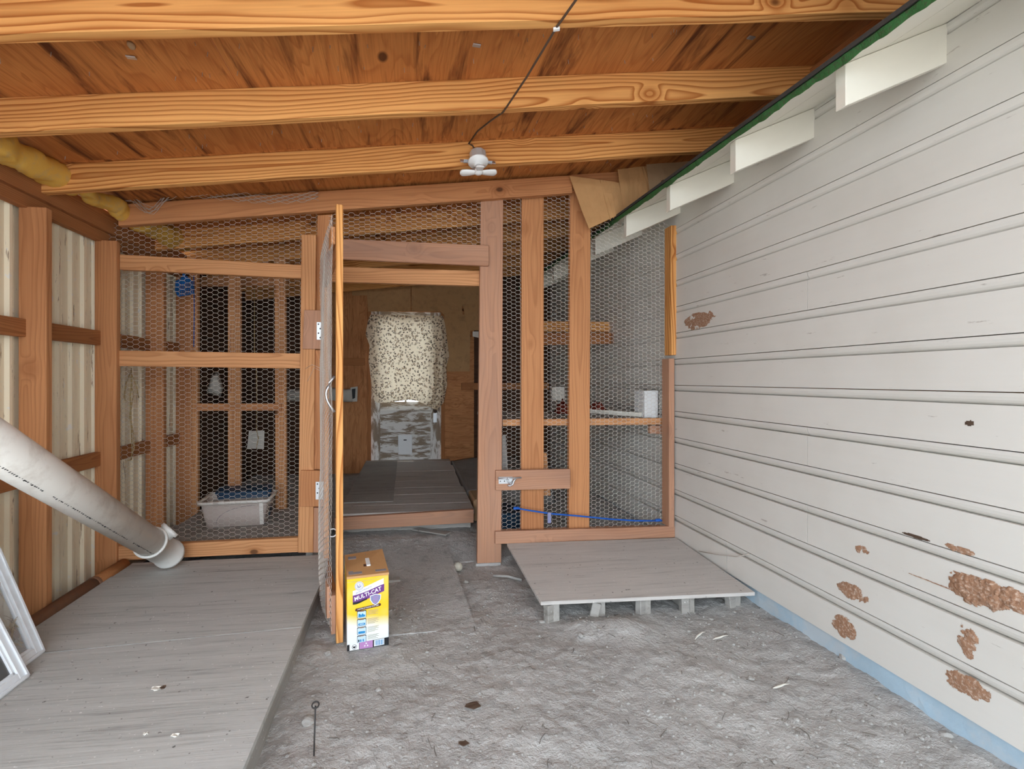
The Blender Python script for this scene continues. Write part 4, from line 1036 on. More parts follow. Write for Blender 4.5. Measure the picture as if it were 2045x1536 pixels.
def blade(ang, L, name='blade', droop=0.1):
    V = []; F = []; n = 12
    for i in range(n+1):
        t = i/n; x = 0.012+L*t; w = (0.011+0.010*math.sin(min(1, t*1.4)*math.pi/2))*(math.sqrt(max(0, 1-((t-0.80)/0.205)**2)) if t > 0.80 else 1.0)
        for (yy_, zz_) in ((-w, 0), (-w*0.9, 0.0045), (w*0.9, 0.0045), (w, 0), (w*0.85, -0.0045), (-w*0.85, -0.0045)):
            V.append((x, yy_, zz_-droop*t*L))
    for i in range(n):
        for k in range(6): F.append((i*6+k, i*6+(k+1) % 6, (i+1)*6+(k+1) % 6, (i+1)*6+k))
    F += [tuple(range(6)), tuple(range(n*6, n*6+6))]
    obj(name, V, F, 'white_plastic', lm, B @ Matrix.Translation((0, 0, -0.056)) @ Matrix.Rotation(ang, 4, 'Z'), smooth=True)
blade(math.radians(6), 0.078, droop=-0.12); blade(math.radians(180-10), 0.078, droop=-0.02); blade(math.radians(-92), 0.066, droop=0.45)
# cable stapled from rafter to rafter
def rbot(px_, Y): return PY(px_, 0, Y)
pts = []
a = PY(1113, 50, 1.40); b = PY(1005, 228, 1.86); c = PY(936, 287, 2.33); e = PY(944, 302, 2.262)
f0 = Vector((a.x+0.10, 0.92, rz(a.x+0.1)-0.004))
a.z = rz(a.x)-0.004; b.z = rz(b.x)-0.004; c.z = min(c.z, rz(c.x)+RH-0.006)
pts = [f0, f0.lerp(a, .5)-Vector((0, 0, .006)), a, a.lerp(b, .5)-Vector((0, 0, .008)), b, b.lerp(c, .33)+Vector((0, 0, .012)), b.lerp(c, .7)+Vector((0, 0, .02)), c, c.lerp(e, .5)+Vector((.006, -.02, .0)), lp+Vector((-0.016, -0.006, 0.056))]
tag(tube('cable', pts, 0.0038, 'cable', None, 8), 'dark flat cable running under the rafters to the lamp', 'cable')
v, f = boxv(-0.010, 0.010, -0.006, 0.006, -0.004, 0.004)
tag(obj('cable_clip', v, f, 'white_plastic', None, Matrix.Translation(a-Vector((0, -0.008, 0.003))) @ Matrix.Rotation(-.3, 4, 'Z'), bevel=0.0015), 'small white cable clip under the nearest rafter', 'clip')
for px_, py_, lb in ((262, 113, 'small metal plywood clip on the roof at far left'), (952, 89, 'small metal plywood clip on the roof above the lamp'), (1500, 74, 'small metal plywood clip on the roof near the green eave')):
    r_ = ray(px_, py_); X0 = 0.0
    t_ = (1.964+0.1166*1.55+RH-CAMZ)/(r_.z-0.1166*r_.x); q = O_+r_*t_
    v, f = boxv(-0.014, 0.014, -0.008, 0.008, -0.002, 0.002)
    tag(obj('plywood_clip', v, f, 'galv', None, Matrix.Translation(q-Vector((0, 0, 0.003))) @ Matrix.Rotation(0.1, 4, 'Z'), bevel=0.0008), lb, 'clip', 'metal clips on the roof plywood')
r_ = ray(262, 88); t_ = (1.964+0.1166*1.55+RH-CAMZ)/(r_.z-0.1166*r_.x); q = O_+r_*t_
lathe_m = Matrix.Translation(q-Vector((0, 0, 0.001))) @ Matrix.Rotation(math.pi, 4, 'X') @ Matrix.Diagonal((0.8, 1.25, 1, 1))
tag(lathe('plug', [(0.013, 0.0), (0.012, 0.007), (0.007, 0.012), (0.0, 0.0135)], 'card2', None, lathe_m, 18), 'round pale plug stuck on the roof plywood at left', 'plug')

# cardboard pieces stuffed over the eave
def cardsheet(name, pts, Y0, Y1, label, mat='card', sd=0.0, th=0.004):
    P = []
    for k, (a, b) in enumerate(pts): P.append(PY(a, b, Y0+(Y1-Y0)*(k/(len(pts)-1) if isinstance(Y1, float) else 0)))
    n = len(P); c = sum(P, Vector())/n
    bm = bmesh.new(); vs_ = [bm.verts.new(p-c) for p in P]; fc = bm.faces.new(vs_)
    bmesh.ops.triangulate(bm, faces=[fc]); bmesh.ops.subdivide_edges(bm, edges=bm.edges[:], cuts=7, use_grid_fill=True)
    for v in bm.verts: v.co.y += 0.010*noise.noise(v.co*6+Vector((sd, 0, 0)))+0.004*noise.noise(v.co*17)
    ex = bmesh.ops.extrude_face_region(bm, geom=bm.faces[:])
    for v in [g for g in ex['geom'] if isinstance(g, bmesh.types.BMVert)]: v.co.y += th
    bmesh.ops.recalc_face_normals(bm, faces=bm.faces)
    me = bpy.data.meshes.new(name); bm.to_mesh(me); bm.free(); me.materials.append(M[mat])
    o = link(bpy.data.objects.new(name, me), None, Matrix.Translation(c)); tag(o, label, 'cardboard'); return o
c1 = cardsheet('cardboard_sheet', [(1137, 351), (1236, 365), (1247, 424), (1176, 457)], 2.765, 2.765, 'tan cardboard sheet hanging lowest at the end of the header beam', sd=1.0)
c2 = cardsheet('cardboard_sheet', [(1233, 339), (1290, 330), (1300, 392), (1246, 424), (1240, 390)], 2.775, 2.775, 'tan cardboard sheet folded over beside the lowest one', sd=2.0)
c3 = cardsheet('cardboard_sheet', [(1291, 326), (1306, 323), (1382, 320), (1380, 360), (1300, 395)], 2.745, 2.745, 'cardboard box side with a dark round mark behind the eave', 'card2', sd=3.0)
q = PY(1326, 366, 2.738)
mk = lathe('round_mark', [(0.022, 0.0), (0.022, 0.001)], 'dkbrown', c3, Matrix.Translation(q) @ Matrix.Rotation(math.pi/2, 4, 'X'), 24, smooth=False); mk.parent = c3
for (a1, b1), (a2, b2), par in (((1198, 359), (1219, 440), c1), ((1204, 360), (1226, 436), c1), ((1282, 334), (1296, 388), c2), ((1287, 333), (1300, 384), c2)):
    tube('crease', [PY(a1, b1, 2.762 if par == c1 else 2.772), PY(a2, b2, 2.762 if par == c1 else 2.772)], 0.0022, 'card', par, 5)

# storage tub with a blue tray standing in it
tb = PZ(463, 1055, 0.15); TM = Matrix.Translation((tb.x, tb.y+0.14, 0.151)) @ Matrix.Rotation(math.radians(5), 4, 'Z')
t_ = root('storage_tub', (tb.x, tb.y+0.14, 0.151), 'beige plastic storage tub on the cage floor', 'tub')
def rr3(w, d, r, z, n=5):
    P = []
    for cx_, cy_, a0 in ((w-r, d-r, 0), (-w+r, d-r, 90), (-w+r, -d+r, 180), (w-r, -d+r, 270)):
        for k in range(n+1):
            a = math.radians(a0+90*k/n); P.append((cx_+r*math.cos(a), cy_+r*math.sin(a), z))
    return P
def loft(name, loops, mat, par, mw, cap0=True, smooth=True):
    n = len(loops[0]); V = [v for L in loops for v in L]; F = []
    for i in range(len(loops)-1):
        for k in range(n): F.append((i*n+k, i*n+(k+1) % n, (i+1)*n+(k+1) % n, (i+1)*n+k))
    if cap0: F.append(tuple(range(n)))
    F.append(tuple(range((len(loops)-1)*n, len(loops)*n)))
    return obj(name, V, F, mat, par, mw, smooth=smooth)
loft('tub_body', [rr3(0.175, 0.115, 0.03, 0.0), rr3(0.18, 0.12, 0.03, 0.006), rr3(0.205, 0.142, 0.03, 0.165), rr3(0.202, 0.139, 0.03, 0.165), rr3(0.176, 0.116, 0.03, 0.010)], 'grey_plastic', t_, TM)
loft('rim', [rr3(0.206, 0.143, 0.03, 0.160), rr3(0.222, 0.158, 0.035, 0.160), rr3(0.224, 0.160, 0.035, 0.176), rr3(0.206, 0.143, 0.03, 0.180), rr3(0.2055, 0.1425, 0.03, 0.162)], 'pvc', t_, TM, cap0=False)
arc = [(-0.09+0.24*(1-math.cos(a)), 0.03+0.112*math.sin(a)) for a in [k*math.pi/2/16 for k in range(17)]]
tube('moulded_arc', [TM @ Vector((x-0.02, -(0.119+0.139*z), z)) for x, z in arc], 0.0018, 'card_tape', t_, 5)
v, f = boxv(-0.013, 0.013, -0.004, 0.004, -0.075, 0.075); obj('corner_rib', v, f, 'pvc', t_, TM @ Matrix.Translation((0.168, -0.134, 0.083)) @ Matrix.Rotation(0.15, 4, 'X'), bevel=0.002)
NM = TM @ Matrix.Translation((0.03, 0.06, 0.03)) @ Matrix.Rotation(math.radians(10), 4, 'X')
ty = root('blue_tray', NM.translation, 'dark blue plastic tray standing inside the beige tub', 'tray')
loft('tray_body', [rr3(0.16, 0.05, 0.02, 0.0), rr3(0.17, 0.055, 0.02, 0.19), rr3(0.166, 0.051, 0.02, 0.19), rr3(0.156, 0.046, 0.02, 0.01)], 'navy_plastic', ty, NM)
loft('tray_rim', [rr3(0.171, 0.056, 0.02, 0.176), rr3(0.178, 0.063, 0.02, 0.178), rr3(0.178, 0.063, 0.02, 0.190), rr3(0.171, 0.056, 0.02, 0.192)], 'navy_plastic', ty, NM, cap0=False)

# blue litter scoop hung on the corner post
sc = PY(370, 570, 3.55)
so = root('litter_scoop', sc, 'blue slotted litter scoop hung high on the corner post', 'scoop')
SMx = Matrix.Translation(sc) @ Matrix.Rotation(math.radians(-12), 4, 'Y') @ Matrix.Rotation(math.radians(-15), 4, 'X')
for k in range(9):
    x = -0.048+0.012*k; v, f = boxv(x-0.0035, x+0.0035, -0.002, 0.002, -0.075, 0.045-0.5*abs(x)); obj('tine', v, f, 'blue_plastic', so, SMx)
for z in (-0.074, -0.03, 0.018): v, f = boxv(-0.054, 0.054, -0.0025, 0.0025, z-0.003, z+0.003); obj('cross_bar', v, f, 'blue_plastic', so, SMx)
for s in (-1, 1): prism('side_wall', [SMx @ Vector(p) for p in ((s*0.052, 0, -0.078), (s*0.052, -0.035, -0.05), (s*0.045, -0.03, 0.03), (s*0.03, 0, 0.055))], (SMx.to_3x3() @ Vector((s*0.004, 0, 0))), 'blue_plastic', so, 0.0)
prism('shoulder', [SMx @ Vector(p) for p in ((-0.05, 0, 0.02), (0.05, 0, 0.02), (0.02, 0, 0.065), (-0.02, 0, 0.065))], SMx.to_3x3() @ Vector((0, -0.006, 0)), 'blue_plastic', so, 0.0)
tube('handle', [SMx @ Vector((0, 0, 0.05)), SMx @ Vector((0, -0.004, 0.09)), SMx @ Vector((0, 0, 0.15))], 0.010, 'blue_plastic', so, 10)
cq = PY(388, 560, 3.62); tag(tube('hanging_cord', [PY(387, 550, 3.62), PY(388, 620, 3.62), PY(387, 693, 3.62)], 0.0035, 'blue_cord', None, 6), 'blue cord hanging beside the scoop on the corner post', 'cord')

# twine hanging on the corrugated wall
tw = root('twine_bundle', PX(262, 740, -1.60), 'straw coloured twine hanging knotted behind the middle rail', 'twine')
for L in ([(262, 735), (263, 760), (260, 790), (262, 850), (264, 900), (262, 918), (254, 920)], [(260, 745), (252, 765), (248, 792), (250, 800)], [(263, 748), (272, 770), (277, 795)], [(261, 752), (266, 790), (259, 830), (267, 870), (268, 895), (262, 915)]):
    tube('strand', [PX(a, b, -1.62+0.004*(i % 2)) for i, (a, b) in enumerate(L)], 0.0036, 'twine', tw, 6)

# paper tag on a string
pt = root('paper_tag', PY(512, 878, 4.27), 'white paper card hanging from a string behind the wire', 'paper')
slab('card', [(497, 861), (528, 860), (527, 897), (493, 896)], 4.27, 0.003, 'paper', pt)
tq_ = PY(508, 500, 4.268); tq_.z = rz(tq_.x)
tube('string', [tq_, PY(508, 700, 4.266), PY(512, 735, 4.26), PY(513, 800, 4.265), PY(512, 858, 4.264), PY(516, 875, 4.262), PY(512, 896, 4.264)], 0.004, 'twine', pt, 6)
# limp grey bag
bagp = [(424, 745), (436, 742), (446, 775), (441, 792), (428, 790), (412, 786)]
bg_ = root('rag', PY(430, 765, 4.0), 'limp pale rag hanging behind the cage rail', 'rag')
q = [PY(a, b, 4.0) for a, b in bagp]; c = sum(q, Vector())/len(q)
V = [Vector((0, -0.05, 0))]+[p-c for p in q]+[(p-c)*0.6+Vector((0, -0.035, 0)) for p in q]+[Vector((0, 0.01, 0))]; n = len(q)
F = [(0, 1+n+i, 1+n+(i+1) % n) for i in range(n)]+[(1+n+i, 1+i, 1+(i+1) % n, 1+n+(i+1) % n) for i in range(n)]+[(2*n+1, 1+(i+1) % n, 1+i) for i in range(n)]
obj('rag_cloth', V, F, 'duct', bg_, Matrix.Translation(c), smooth=True)

# fabric duct across the back
dq = root('fabric_duct', PY(640, 788, 5.425), 'pale fabric sleeve running low across the back wall with a black patch for its shaded open end', 'sleeve')
dl = [PY(560, 789, 5.425), PY(600, 789, 5.425), PY(660, 787, 5.425), PY(690, 790, 5.425), PY(704, 789, 5.425)]
V, F = tube('', dl, 0.07, None, sides=18, ret=True); V = [v+Vector((0, 0, 0.012*noise.noise(v*14))) for v in V]
obj('sleeve', V, F, 'duct', dq, smooth=True)
slab('end_frame', [(700, 774), (714, 772), (713, 802), (699, 803)], 5.40, 0.02, 'duct', dq, 0.0)
slab('opening_shade', [(703, 777), (710, 776), (709, 795), (702, 798)], 5.395, 0.006, 'ink', dq, 0.0)  # black slab paints in the shade inside the sleeve's open end

# cardboard on the back wall
cardsheet('cardboard_sheet', [(703, 572), (820, 570), (820, 622), (735, 622), (733, 590), (703, 590)], 5.46, 5.46, 'wide brown cardboard above the curtain, left of the seam', 'card3', 5.0)
cardsheet('cardboard_sheet', [(822, 570), (957, 570), (957, 610), (922, 612), (924, 628), (886, 628), (880, 622), (822, 622)], 5.455, 5.455, 'wide brown cardboard above the curtain, right of the seam', 'card3', 6.0)
cardsheet('cardboard_sheet', [(887, 628), (940, 628), (938, 742), (893, 742)], 5.46, 5.46, 'brown cardboard panel right of the curtain', 'card3', 7.0)
cardsheet('cardboard_sheet', [(924, 608), (957, 606), (957, 660), (934, 660), (928, 628)], 5.44, 5.44, 'folded cardboard flap at the upper right inside the doorway', 'card3', 8.0)
tag(slab('paper_label', [(944, 662), (958, 662), (958, 675), (944, 672)], 5.42, 0.003, 'paper', None, 0), 'torn white label on the cardboard by the doorway post', 'label')
# sheet lying on the plank platform
P = [PZ(640, 924, PF+0.006), PZ(794, 918, PF+0.006), PZ(785, 1001, PF+0.006), PZ(640, 1006, PF+0.006)]
P[0].y = min(P[0].y, 5.4); P[1].y = min(P[1].y, 5.4)
P = [Vector((-0.48, 5.40, PF+.007)), Vector((P[1].x, 5.40, PF+.007)), Vector((P[2].x, P[2].y, PF+.007)), Vector((-0.48, P[2].y, PF+.007))]
tag(sheet('thin_board', P, 0.0050, 'plank_old', None), 'thin grey board lying on the left of the plank platform', 'board')
# carpeted pad and carton right of the platform
cp = root('carpet_pad', (0.85, 4.9, 0.0), 'grey carpeted pad lying right of the plank platform', 'pad')
V = []; n1, n2 = 30, 40
for j in range(n2+1):
    for i in range(n1+1):
        u, t = i/n1, j/n2; V.append((0.475+0.75*u+0.01*noise.noise(Vector((t*9, 0, 0)))*(1-u), 3.95+1.5*t, 0.19+0.03*math.sin(u*2.5)+0.012*fbm(u*5, t*6, 1, 3)))
F = [(j*(n1+1)+i, j*(n1+1)+i+1, (j+1)*(n1+1)+i+1, (j+1)*(n1+1)+i) for j in range(n2) for i in range(n1)]
b0 = len(V); V += [(x, y, 0.06) for x, y, z in V]
ring_i = [i for i in range(n1+1)]+[j*(n1+1)+n1 for j in range(1, n2+1)]+[n2*(n1+1)+i for i in range(n1-1, -1, -1)]+[j*(n1+1) for j in range(n2-1, 0, -1)]
F += [(ring_i[k], ring_i[k]+b0, ring_i[(k+1) % len(ring_i)]+b0, ring_i[(k+1) % len(ring_i)]) for k in range(len(ring_i))]
obj('pad', V, F, 'carpet', cp, smooth=True)
bc = PZ(955, 985, 0.2)
tag(box('small_carton', 0.475, 0.70, 3.50, 3.82, 0.065, 0.225, 'card2', None, 'x', 0.012), 'crumpled brown carton beside the platform edge', 'carton')

# right bay: shelf, white box, cloths, stored planks
shf = root('shelf', (1.05, 3.2, 0.85), 'long wooden shelf behind the right wire panel', 'shelf')
slab('front_edge', [(1004, 838), (1330, 835), (1330, 848), (1004, 851)], 2.915, 0.03, 'stud_light', shf)
zs = PY(1100, 838, 2.915).z
box('shelf_board', 0.53, 1.645, 2.946, 3.30, zs-0.022, zs-0.002, 'plank_old', shf); box('shelf_board', 0.53, 1.645, 3.305, 3.70, zs-0.022, zs, 'plank_old', shf)
slab('bracket', [(1298, 850), (1334, 850), (1334, 868), (1298, 866)], 2.95, 0.03, 'stud_dull', shf)
w0 = PY(1287, 831, 2.98); w1 = PY(1326, 780, 2.98)
wbx = root('white_box', ((w0.x+w1.x)/2, 3.03, zs), 'plain white box at the wall end of the shelf', 'box')
box('box_body', w0.x, min(w1.x, GX-0.02), 2.98, 3.12, zs-0.0015, w1.z-0.004, 'white_plastic', wbx, 'x', 0.003); box('box_lid', w0.x-0.002, min(w1.x, GX-0.02)+0.002, 2.978, 3.122, w1.z-0.0135, w1.z, 'white_plastic', wbx, 'x', 0.003)
l0, l1 = PY(1180, 815, 3.28), PY(1286, 828, 3.05)
tag(beam('white_strip', (l0.x, 3.35, zs+0.022), (l1.x-0.03, 3.02, zs+0.016), 0.030, 0.012, 'paint', None), 'thin pale strip lying along the shelf towards the white box', 'strip')
def clothpile(c, w, d, h, label, sd):
    V = []; n = 20
    for j in range(n+1):
        for i in range(n+1):
            u = i/n*2-1; t = j/n*2-1; r2 = u*u+t*t
            hh = h*max(0, 1-r2)**0.6*(0.75+0.5*fbm(u*2.3+sd, t*2.3, sd, 3))
            V.append((u*w, t*d, hh))
    F = [(j*(n+1)+i, j*(n+1)+i+1, (j+1)*(n+1)+i+1, (j+1)*(n+1)+i) for j in range(n) for i in range(n)]
    V += [(0, 0, -0.0005)]
    tag(obj('cloth', V[:-1], F, 'red_cloth', None, Matrix.Translation(c), smooth=True), label, 'cloth', 'dark red cloths on the shelf')
q = PY(1122, 800, 3.5); clothpile((q.x, 3.45, zs+0.001), 0.075, 0.08, 0.10, 'dark red cloth crumpled on the shelf left of the middle post', 1.3)
q = PY(1196, 806, 3.4); clothpile((q.x, 3.45, zs+0.001), 0.085, 0.08, 0.085, 'dark red cloth crumpled on the shelf right of the middle post', 4.7)
tag(slab('paper_sheet', [(1103, 773), (1127, 773), (1127, 800), (1103, 800)], 3.64, 0.004, 'paper', None, 0), 'white paper sheet standing behind the red cloth on the shelf', 'paper')
hs = root('high_shelf', (1.1, 3.9, 1.5), 'short orange planks laid as a high shelf against the siding', 'shelf')
slab('plank', [(1060, 641), (1222, 643), (1222, 663), (1060, 662)], 3.80, 0.30, 'rafter', hs)
slab('plank', [(1060, 665), (1231, 664), (1231, 686), (1060, 690)], 3.72, 0.036, 'stud_dark', hs)
slab('plank_end', [(1221, 664), (1231, 664), (1231, 684), (1221, 686)], 3.712, 0.007, 'rust_pipe', hs, 0)
tag(slab('upright_board', [(1003, 870), (1010, 868), (1016, 960), (1003, 962)], 3.0, 0.02, 'plank_old', None), 'thin board standing behind the doorway post under the shelf', 'board')
tag(slab('leaning_board', [(1085, 905), (1092, 905), (1100, 990), (1086, 990)], 3.0, 0.02, 'stud_light', None), 'thin pale board leaning behind the reddish middle post', 'board')
bb = PZ(1020, 1040, 0.12)
tag(box('blue_bin', 0.62, 0.78, 3.2, 3.5, 0.07, 0.20, 'navy_plastic', None, 'x', 0.01), 'blue bin on the ground behind the right bottom rail', 'bin')
tag(sheet('plastic_sheet', [(1.0, 2.95, 0.085), (1.35, 2.92, 0.08), (1.45, 3.15, 0.09), (1.1, 3.2, 0.10)], 0.006, 'grey_plastic', None), 'crumpled grey plastic sheet on the ground in the right bay', 'plastic sheet')

# blue bungee cord with its handle
bn = root('bungee_cord', PY(1030, 1015, 2.80), 'blue elastic cord stretched across the foot of the right wire panel', 'cord')
bpts = [(1030, 1015), (1060, 1020), (1100, 1026), (1160, 1031), (1220, 1037), (1270, 1040), (1322, 1040)]
tube('cord', [PY(a, b, 2.805) for a, b in bpts], 0.0052, 'blue_cord', bn, 8)
for a, b in ((1031, 1015), (1314, 1039)):
    q = PY(a, b, 2.805); m4, L4 = along(q-Vector((0.018, 0, 0)), q+Vector((0.018, 0, 0))); lathe('end_cap', [(0.006, 0), (0.009, 0.004), (0.009, L4-0.004), (0.006, L4)], 'blue_cord', bn, m4, 12)
q = PY(1097, 1034, 2.80); v, f = boxv(-0.011, 0.011, -0.005, 0.005, -0.033, 0.033); obj('hanging_tag', v, f, 'indigo', bn, Matrix.Translation(q), bevel=0.003)
# latch
lq = PY(1014, 959, 2.81)
la = root('gate_latch', lq, 'zinc gate latch screwed on the cross board beside the doorway post', 'latch')
box('plate', lq.x-0.055, lq.x+0.03, 2.811, 2.8145, lq.z-0.022, lq.z+0.020, 'steel_paint', la, 'x', 0.001)
tube('bolt', [Vector((lq.x-0.06, 2.804, lq.z+0.012)), Vector((lq.x+0.082, 2.804, lq.z+0.014))], 0.0048, 'galv', la, 8)
tube('bent_arm', [Vector((lq.x+0.050, 2.802, lq.z+0.013)), Vector((lq.x+0.036, 2.802, lq.z-0.004)), Vector((lq.x+0.030, 2.802, lq.z-0.024)), Vector((lq.x+0.012, 2.802, lq.z-0.034)), Vector((lq.x-0.002, 2.802, lq.z-0.028))], 0.005, 'galv', la, 8)
tube('bent_arm', [Vector((lq.x-0.006, 2.802, lq.z+0.014)), Vector((lq.x+0.002, 2.802, lq.z-0.010)), Vector((lq.x+0.014, 2.802, lq.z-0.022)), Vector((lq.x+0.03, 2.802, lq.z-0.005))], 0.0045, 'galv', la, 8)
for dx in (-0.045, -0.02): lathe('screw', [(0.004, 0), (0.002, 0.0015), (0, 0.0018)], 'darkwire', la, Matrix.Translation((lq.x+dx, 2.8112, lq.z-0.006)) @ Matrix.Rotation(math.pi/2, 4, 'X'), 8)

# thin wire tied to the siding
wq = [PX(1396, 1101, GX-0.012), PX(1432, 1108, GX-0.02), PX(1470, 1112, GX-0.02), PX(1497, 1107, GX-0.006)]
tag(tube('tie_wire', wq, 0.0022, 'wire', None, 6), 'thin grey wire tied to the siding above the plywood sheet', 'wire')

# dried mud on the lower siding
def mud(px0, py0, px1, py1, label, thr, sd, th=0.010, mat='mud'):
    a = PX(px0, py0, GX); b = PX(px1, py1, GX); y0, y1 = min(a.y, b.y), max(a.y, b.y); z0, z1 = min(a.z, b.z), max(a.z, b.z)
    st_ = 0.0030; ni = max(6, int((y1-y0)/st_)); nj = max(6, int((z1-z0)/st_)); V = []; keep = []
    for j in range(nj+1):
        for i in range(ni+1):
            u, t = i/ni*2-1, j/nj*2-1; yv = y0+(y1-y0)*i/ni; zv = z0+(z1-z0)*j/nj
            wy = yv+0.03*fbm(yv*30, zv*30, sd+4, 4); wz = zv+0.03*fbm(yv*30, zv*30, sd+8, 4)
            m = 0.65*fbm(wy*15+sd, wz*15, sd, 6)+0.5*(1-2.4*abs(noise.noise(Vector((wy*18, wz*26, sd+2)))))+1.0-1.2*(u*u+t*t)**1.1
            keep.append(m); V.append((GX-0.0008-max(0, min(1, (m-thr)*1.4))*th*(0.35+0.45*abs(fbm(yv*55, zv*55, sd, 3))), yv, zv))
    F = []
    for j in range(nj):
        for i in range(ni):
            q = (j*(ni+1)+i, (j+1)*(ni+1)+i, (j+1)*(ni+1)+i+1, j*(ni+1)+i+1)
            if sum(keep[k] for k in q)/4 > thr: F.append(q)
    used = sorted({k for q in F for k in q}); mp = {k: i for i, k in enumerate(used)}
    if not F: return
    c = Vector(V[used[len(used)//2]]); c.x = GX
    vv = [Vector(V[k])-c for k in used]; ff = [tuple(mp[k] for k in q) for q in F]
    # closed back against the board
    nb = len(vv); vv2 = vv+[Vector((0.0006, v.y, v.z)) for v in vv]; ff2 = ff+[tuple(k+nb for k in reversed(q)) for q in ff]
    tag(obj('dried_mud', vv2, ff2, mat, None, Matrix.Translation(c), smooth=True), label, 'mud', 'dried mud patches on the siding')
mud(1895, 1130, 2020, 1240, 'largest patch of dried red mud on the lower siding', 0.12, 1.1, 0.016)
mud(1985, 1160, 2075, 1240, 'dried mud patch at the right edge of the picture', 0.2, 3.4, 0.012)
mud(1800, 1140, 1915, 1182, 'thin trail of dried mud left of the largest patch', 0.30, 5.2, 0.006)
mud(1668, 1150, 1735, 1215, 'upright smeared dried mud patch left of the long trail', 0.35, 7.7, 0.005)
mud(1704, 1080, 1742, 1118, 'small dried mud spot above the smeared patch', 0.38, 2.9, 0.004)
mud(1660, 1215, 1712, 1290, 'dried mud patch on the bottom board', 0.30, 9.3, 0.005)
mud(1912, 1235, 1955, 1328, 'narrow dried mud streak below the largest patch', 0.22, 4.1, 0.007)
mud(1880, 1320, 1990, 1425, 'faint branching dried mud low on the bottom board', 0.48, 6.6, 0.004)
mud(1885, 1080, 1950, 1116, 'small crest of dried mud above the largest patch', 0.38, 8.8, 0.004)
mud(1364, 628, 1430, 654, 'small brown specks on the siding beside the wall stud', 0.55, 12.2, 0.003)
mud(1925, 838, 1948, 852, 'small dark chip on the white siding', 0.25, 10.7, 0.002, 'cable')
mud(1795, 1058, 1860, 1085, 'narrow dark scar on the lower siding', 0.40, 13.9, 0.002, 'cable')

# stones, pebbles, twigs and straw on the dirt
def stone(x, y, r, name, label, sd, par=None):
    me = bpy.data.meshes.new(name); bm = bmesh.new(); bmesh.ops.create_icosphere(bm, subdivisions=2, radius=r)
    for v in bm.verts:
        v.co *= 1+0.5*noise.noise(v.co/r*0.9+Vector((sd, sd, 0))); v.co.z *= 0.6
    for f in bm.faces: f.smooth = False
    bm.to_mesh(me); bm.free(); me.materials.append(M['stone'])
    tag(link(bpy.data.objects.new(name, me), None, Matrix.Translation((x, y, gz(x, y)+r*0.25))), label, 'stone', 'loose stones on the dirt')
for i, (a, b, r, lb) in enumerate(((614, 1440, 0.022, 'pale flat stone beside the wire stake'), (655, 1305, 0.014, 'small stone left of the litter carton'), (1690, 1327, 0.022, 'stone at the foot of the siding'),
                                   (1082, 1240, 0.014, 'flat stone at the front left corner of the pallet'), (1160, 1273, 0.013, 'flat stone in front of the pallet middle'), (756, 1375, 0.010, 'small chip of stone below the litter carton'), (1420, 1235, 0.010, 'small stone before the right end of the pallet'),
                                   (930, 1160, 0.013, 'pale stone below the ball by the post'), (1500, 1350, 0.012, 'pale angular stone in the right foreground'), (1600, 1390, 0.010, 'small stone in the right foreground'), (1890, 1480, 0.016, 'stone near the lower right corner'))):
    q = PZ(a, b, 0.01); stone(q.x, q.y, r, 'stone', lb, i*3.1)
V = []; F = []
ico = bmesh.new(); bmesh.ops.create_icosphere(ico, subdivisions=1, radius=1.0); iv = [v.co.copy() for v in ico.verts]; iff = [tuple(v.index for v in f.verts) for f in ico.faces]; ico.free()
for k in range(4500):
    x = random.uniform(-0.41, 1.62); y = 1.2+2.0*random.random()**1.2
    if 0.6 < x < 1.62 and 2.13 < y < 2.85: continue
    cl = fbm(x*3, y*3, 5.5, 2)
    if cl < -0.25 and random.random() < 0.7: continue
    r = 0.0013+(0.0068 if x > 0.8 else 0.0048)*random.random()**4.5; z = gz(x, y); o_ = len(V); sx, sy = random.uniform(.7, 1.5), random.uniform(.7, 1.4)
    V += [(x+v.x*r*sx, y+v.y*r*sy, z+v.z*r*0.7+r*0.3) for v in iv]; F += [tuple(i+o_ for i in q) for q in iff]
tag(obj('pebbles', V, F, 'stone'), 'scattered tiny pebbles and grit over the dirt floor', 'pebbles', kind='stuff')
V = []; F = []
for k in range(260):
    x = -0.40+2.0*random.random()**0.75; y = 1.25+1.7*random.random()
    if 0.58 < x < 1.62 and 2.10 < y < 2.85: continue
    an = random.uniform(0, 6.28); L = 0.008+0.045*random.random()**2; bend = random.uniform(-.6, .6); p = Vector((x, y, gz(x, y)+0.003)); pts = [p]
    for s in range(4):
        an += bend*0.4; p = p+Vector((math.cos(an), math.sin(an), 0))*L/4; pts.append(Vector((p.x, p.y, gz(p.x, p.y)+0.003+0.004*random.random())))
    a_, b_ = tube('', pts, random.uniform(0.0006, 0.0014), None, sides=4, ret=True); o_ = len(V); V += a_; F += [tuple(i+o_ for i in q) for q in b_]
M['twig'] = plain('dark_dry_twig', (0.15, 0.13, 0.11), 0.9, 0.3, 40, 0.1)
tag(obj('twigs', V, F, 'twig'), 'scattered short dark twigs and straw on the dirt floor', 'twigs', kind='stuff')
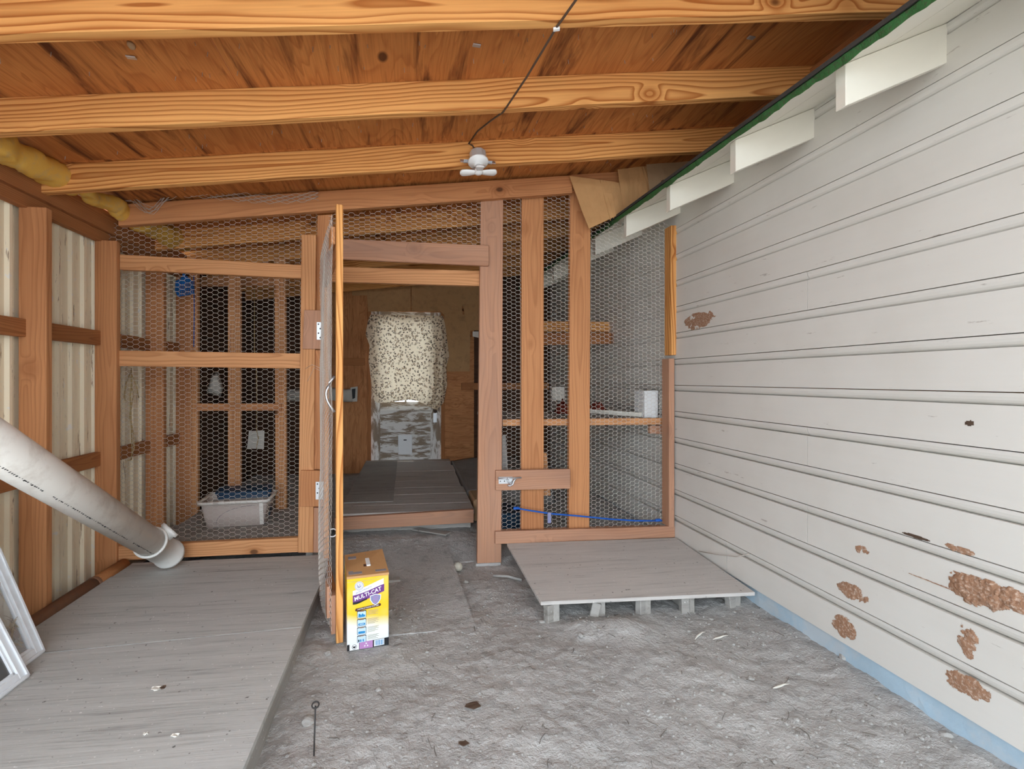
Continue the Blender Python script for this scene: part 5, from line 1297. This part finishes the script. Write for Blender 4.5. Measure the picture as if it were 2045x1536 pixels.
for a, b, lb in ((1435, 1275, 'curved pale bark strip in front of the pallet'), (1395, 1270, 'curved pale twig in front of the pallet right half'), (1555, 1370, 'pale twig in the right foreground')):
    q = PZ(a, b, 0.0); an = random.uniform(-.4, .4)
    pts = [Vector((q.x+0.02*i*math.cos(an), q.y+0.02*i*math.sin(an)-0.004*(i-2)**2*0.4, gz(q.x+0.02*i, q.y)+0.006)) for i in range(-2, 3)]
    tag(tube('bark_strip', pts, 0.0035, 'paper', None, 6, radii=[0.001, 0.004, 0.0045, 0.003, 0.001]), lb, 'twig', 'pale twigs on the dirt')
# dark leaf litter on the dirt
def leaf(px_, py_, r, label, sd, z=None, mat='cable'):
    q = PZ(px_, py_, 0.005 if z is None else z); n = 12; z0 = (gz(q.x, q.y)+0.006) if z is None else z+0.001
    P = [(q.x+r*(1+0.5*noise.noise(Vector((math.cos(2*math.pi*k/n)*1.5+sd, math.sin(2*math.pi*k/n)*1.5, sd))))*1.6*math.cos(2*math.pi*k/n), q.y+r*(1+0.5*noise.noise(Vector((math.cos(2*math.pi*k/n)*1.5+sd, math.sin(2*math.pi*k/n)*1.5, sd))))*math.sin(2*math.pi*k/n), z0+0.004*abs(math.sin(k))) for k in range(n)]
    c = Vector((q.x, q.y, z0)); V = [Vector(p)-c for p in P]+[Vector((p[0], p[1], p[2]-0.002))-c for p in P]
    F = [tuple(range(n)), tuple(range(2*n-1, n-1, -1))]+[(i, i+n, (i+1) % n+n, (i+1) % n) for i in range(n)]
    tag(obj('dead_leaf' if mat == 'cable' else 'paper_scrap', V, F, mat, None, Matrix.Translation(c)), label, 'leaf' if mat == 'cable' else 'scrap', 'litter scraps')
leaf(945, 1417, 0.016, 'dark crumpled leaf on the dirt in the middle foreground', 1.0)
leaf(925, 1488, 0.010, 'small dark leaf at the bottom middle of the dirt', 2.0)
leaf(312, 1376, 0.010, 'white paper scrap on the deck', 3.0, DZ, 'paper'); leaf(325, 1374, 0.007, 'dark scrap beside the white one on the deck', 4.0, DZ)
leaf(290, 1467, 0.004, 'tiny white scrap near the bottom of the deck', 5.0, DZ, 'paper'); leaf(350, 1470, 0.006, 'tiny pale scrap right of the other at the bottom of the deck', 6.0, DZ, 'paper')
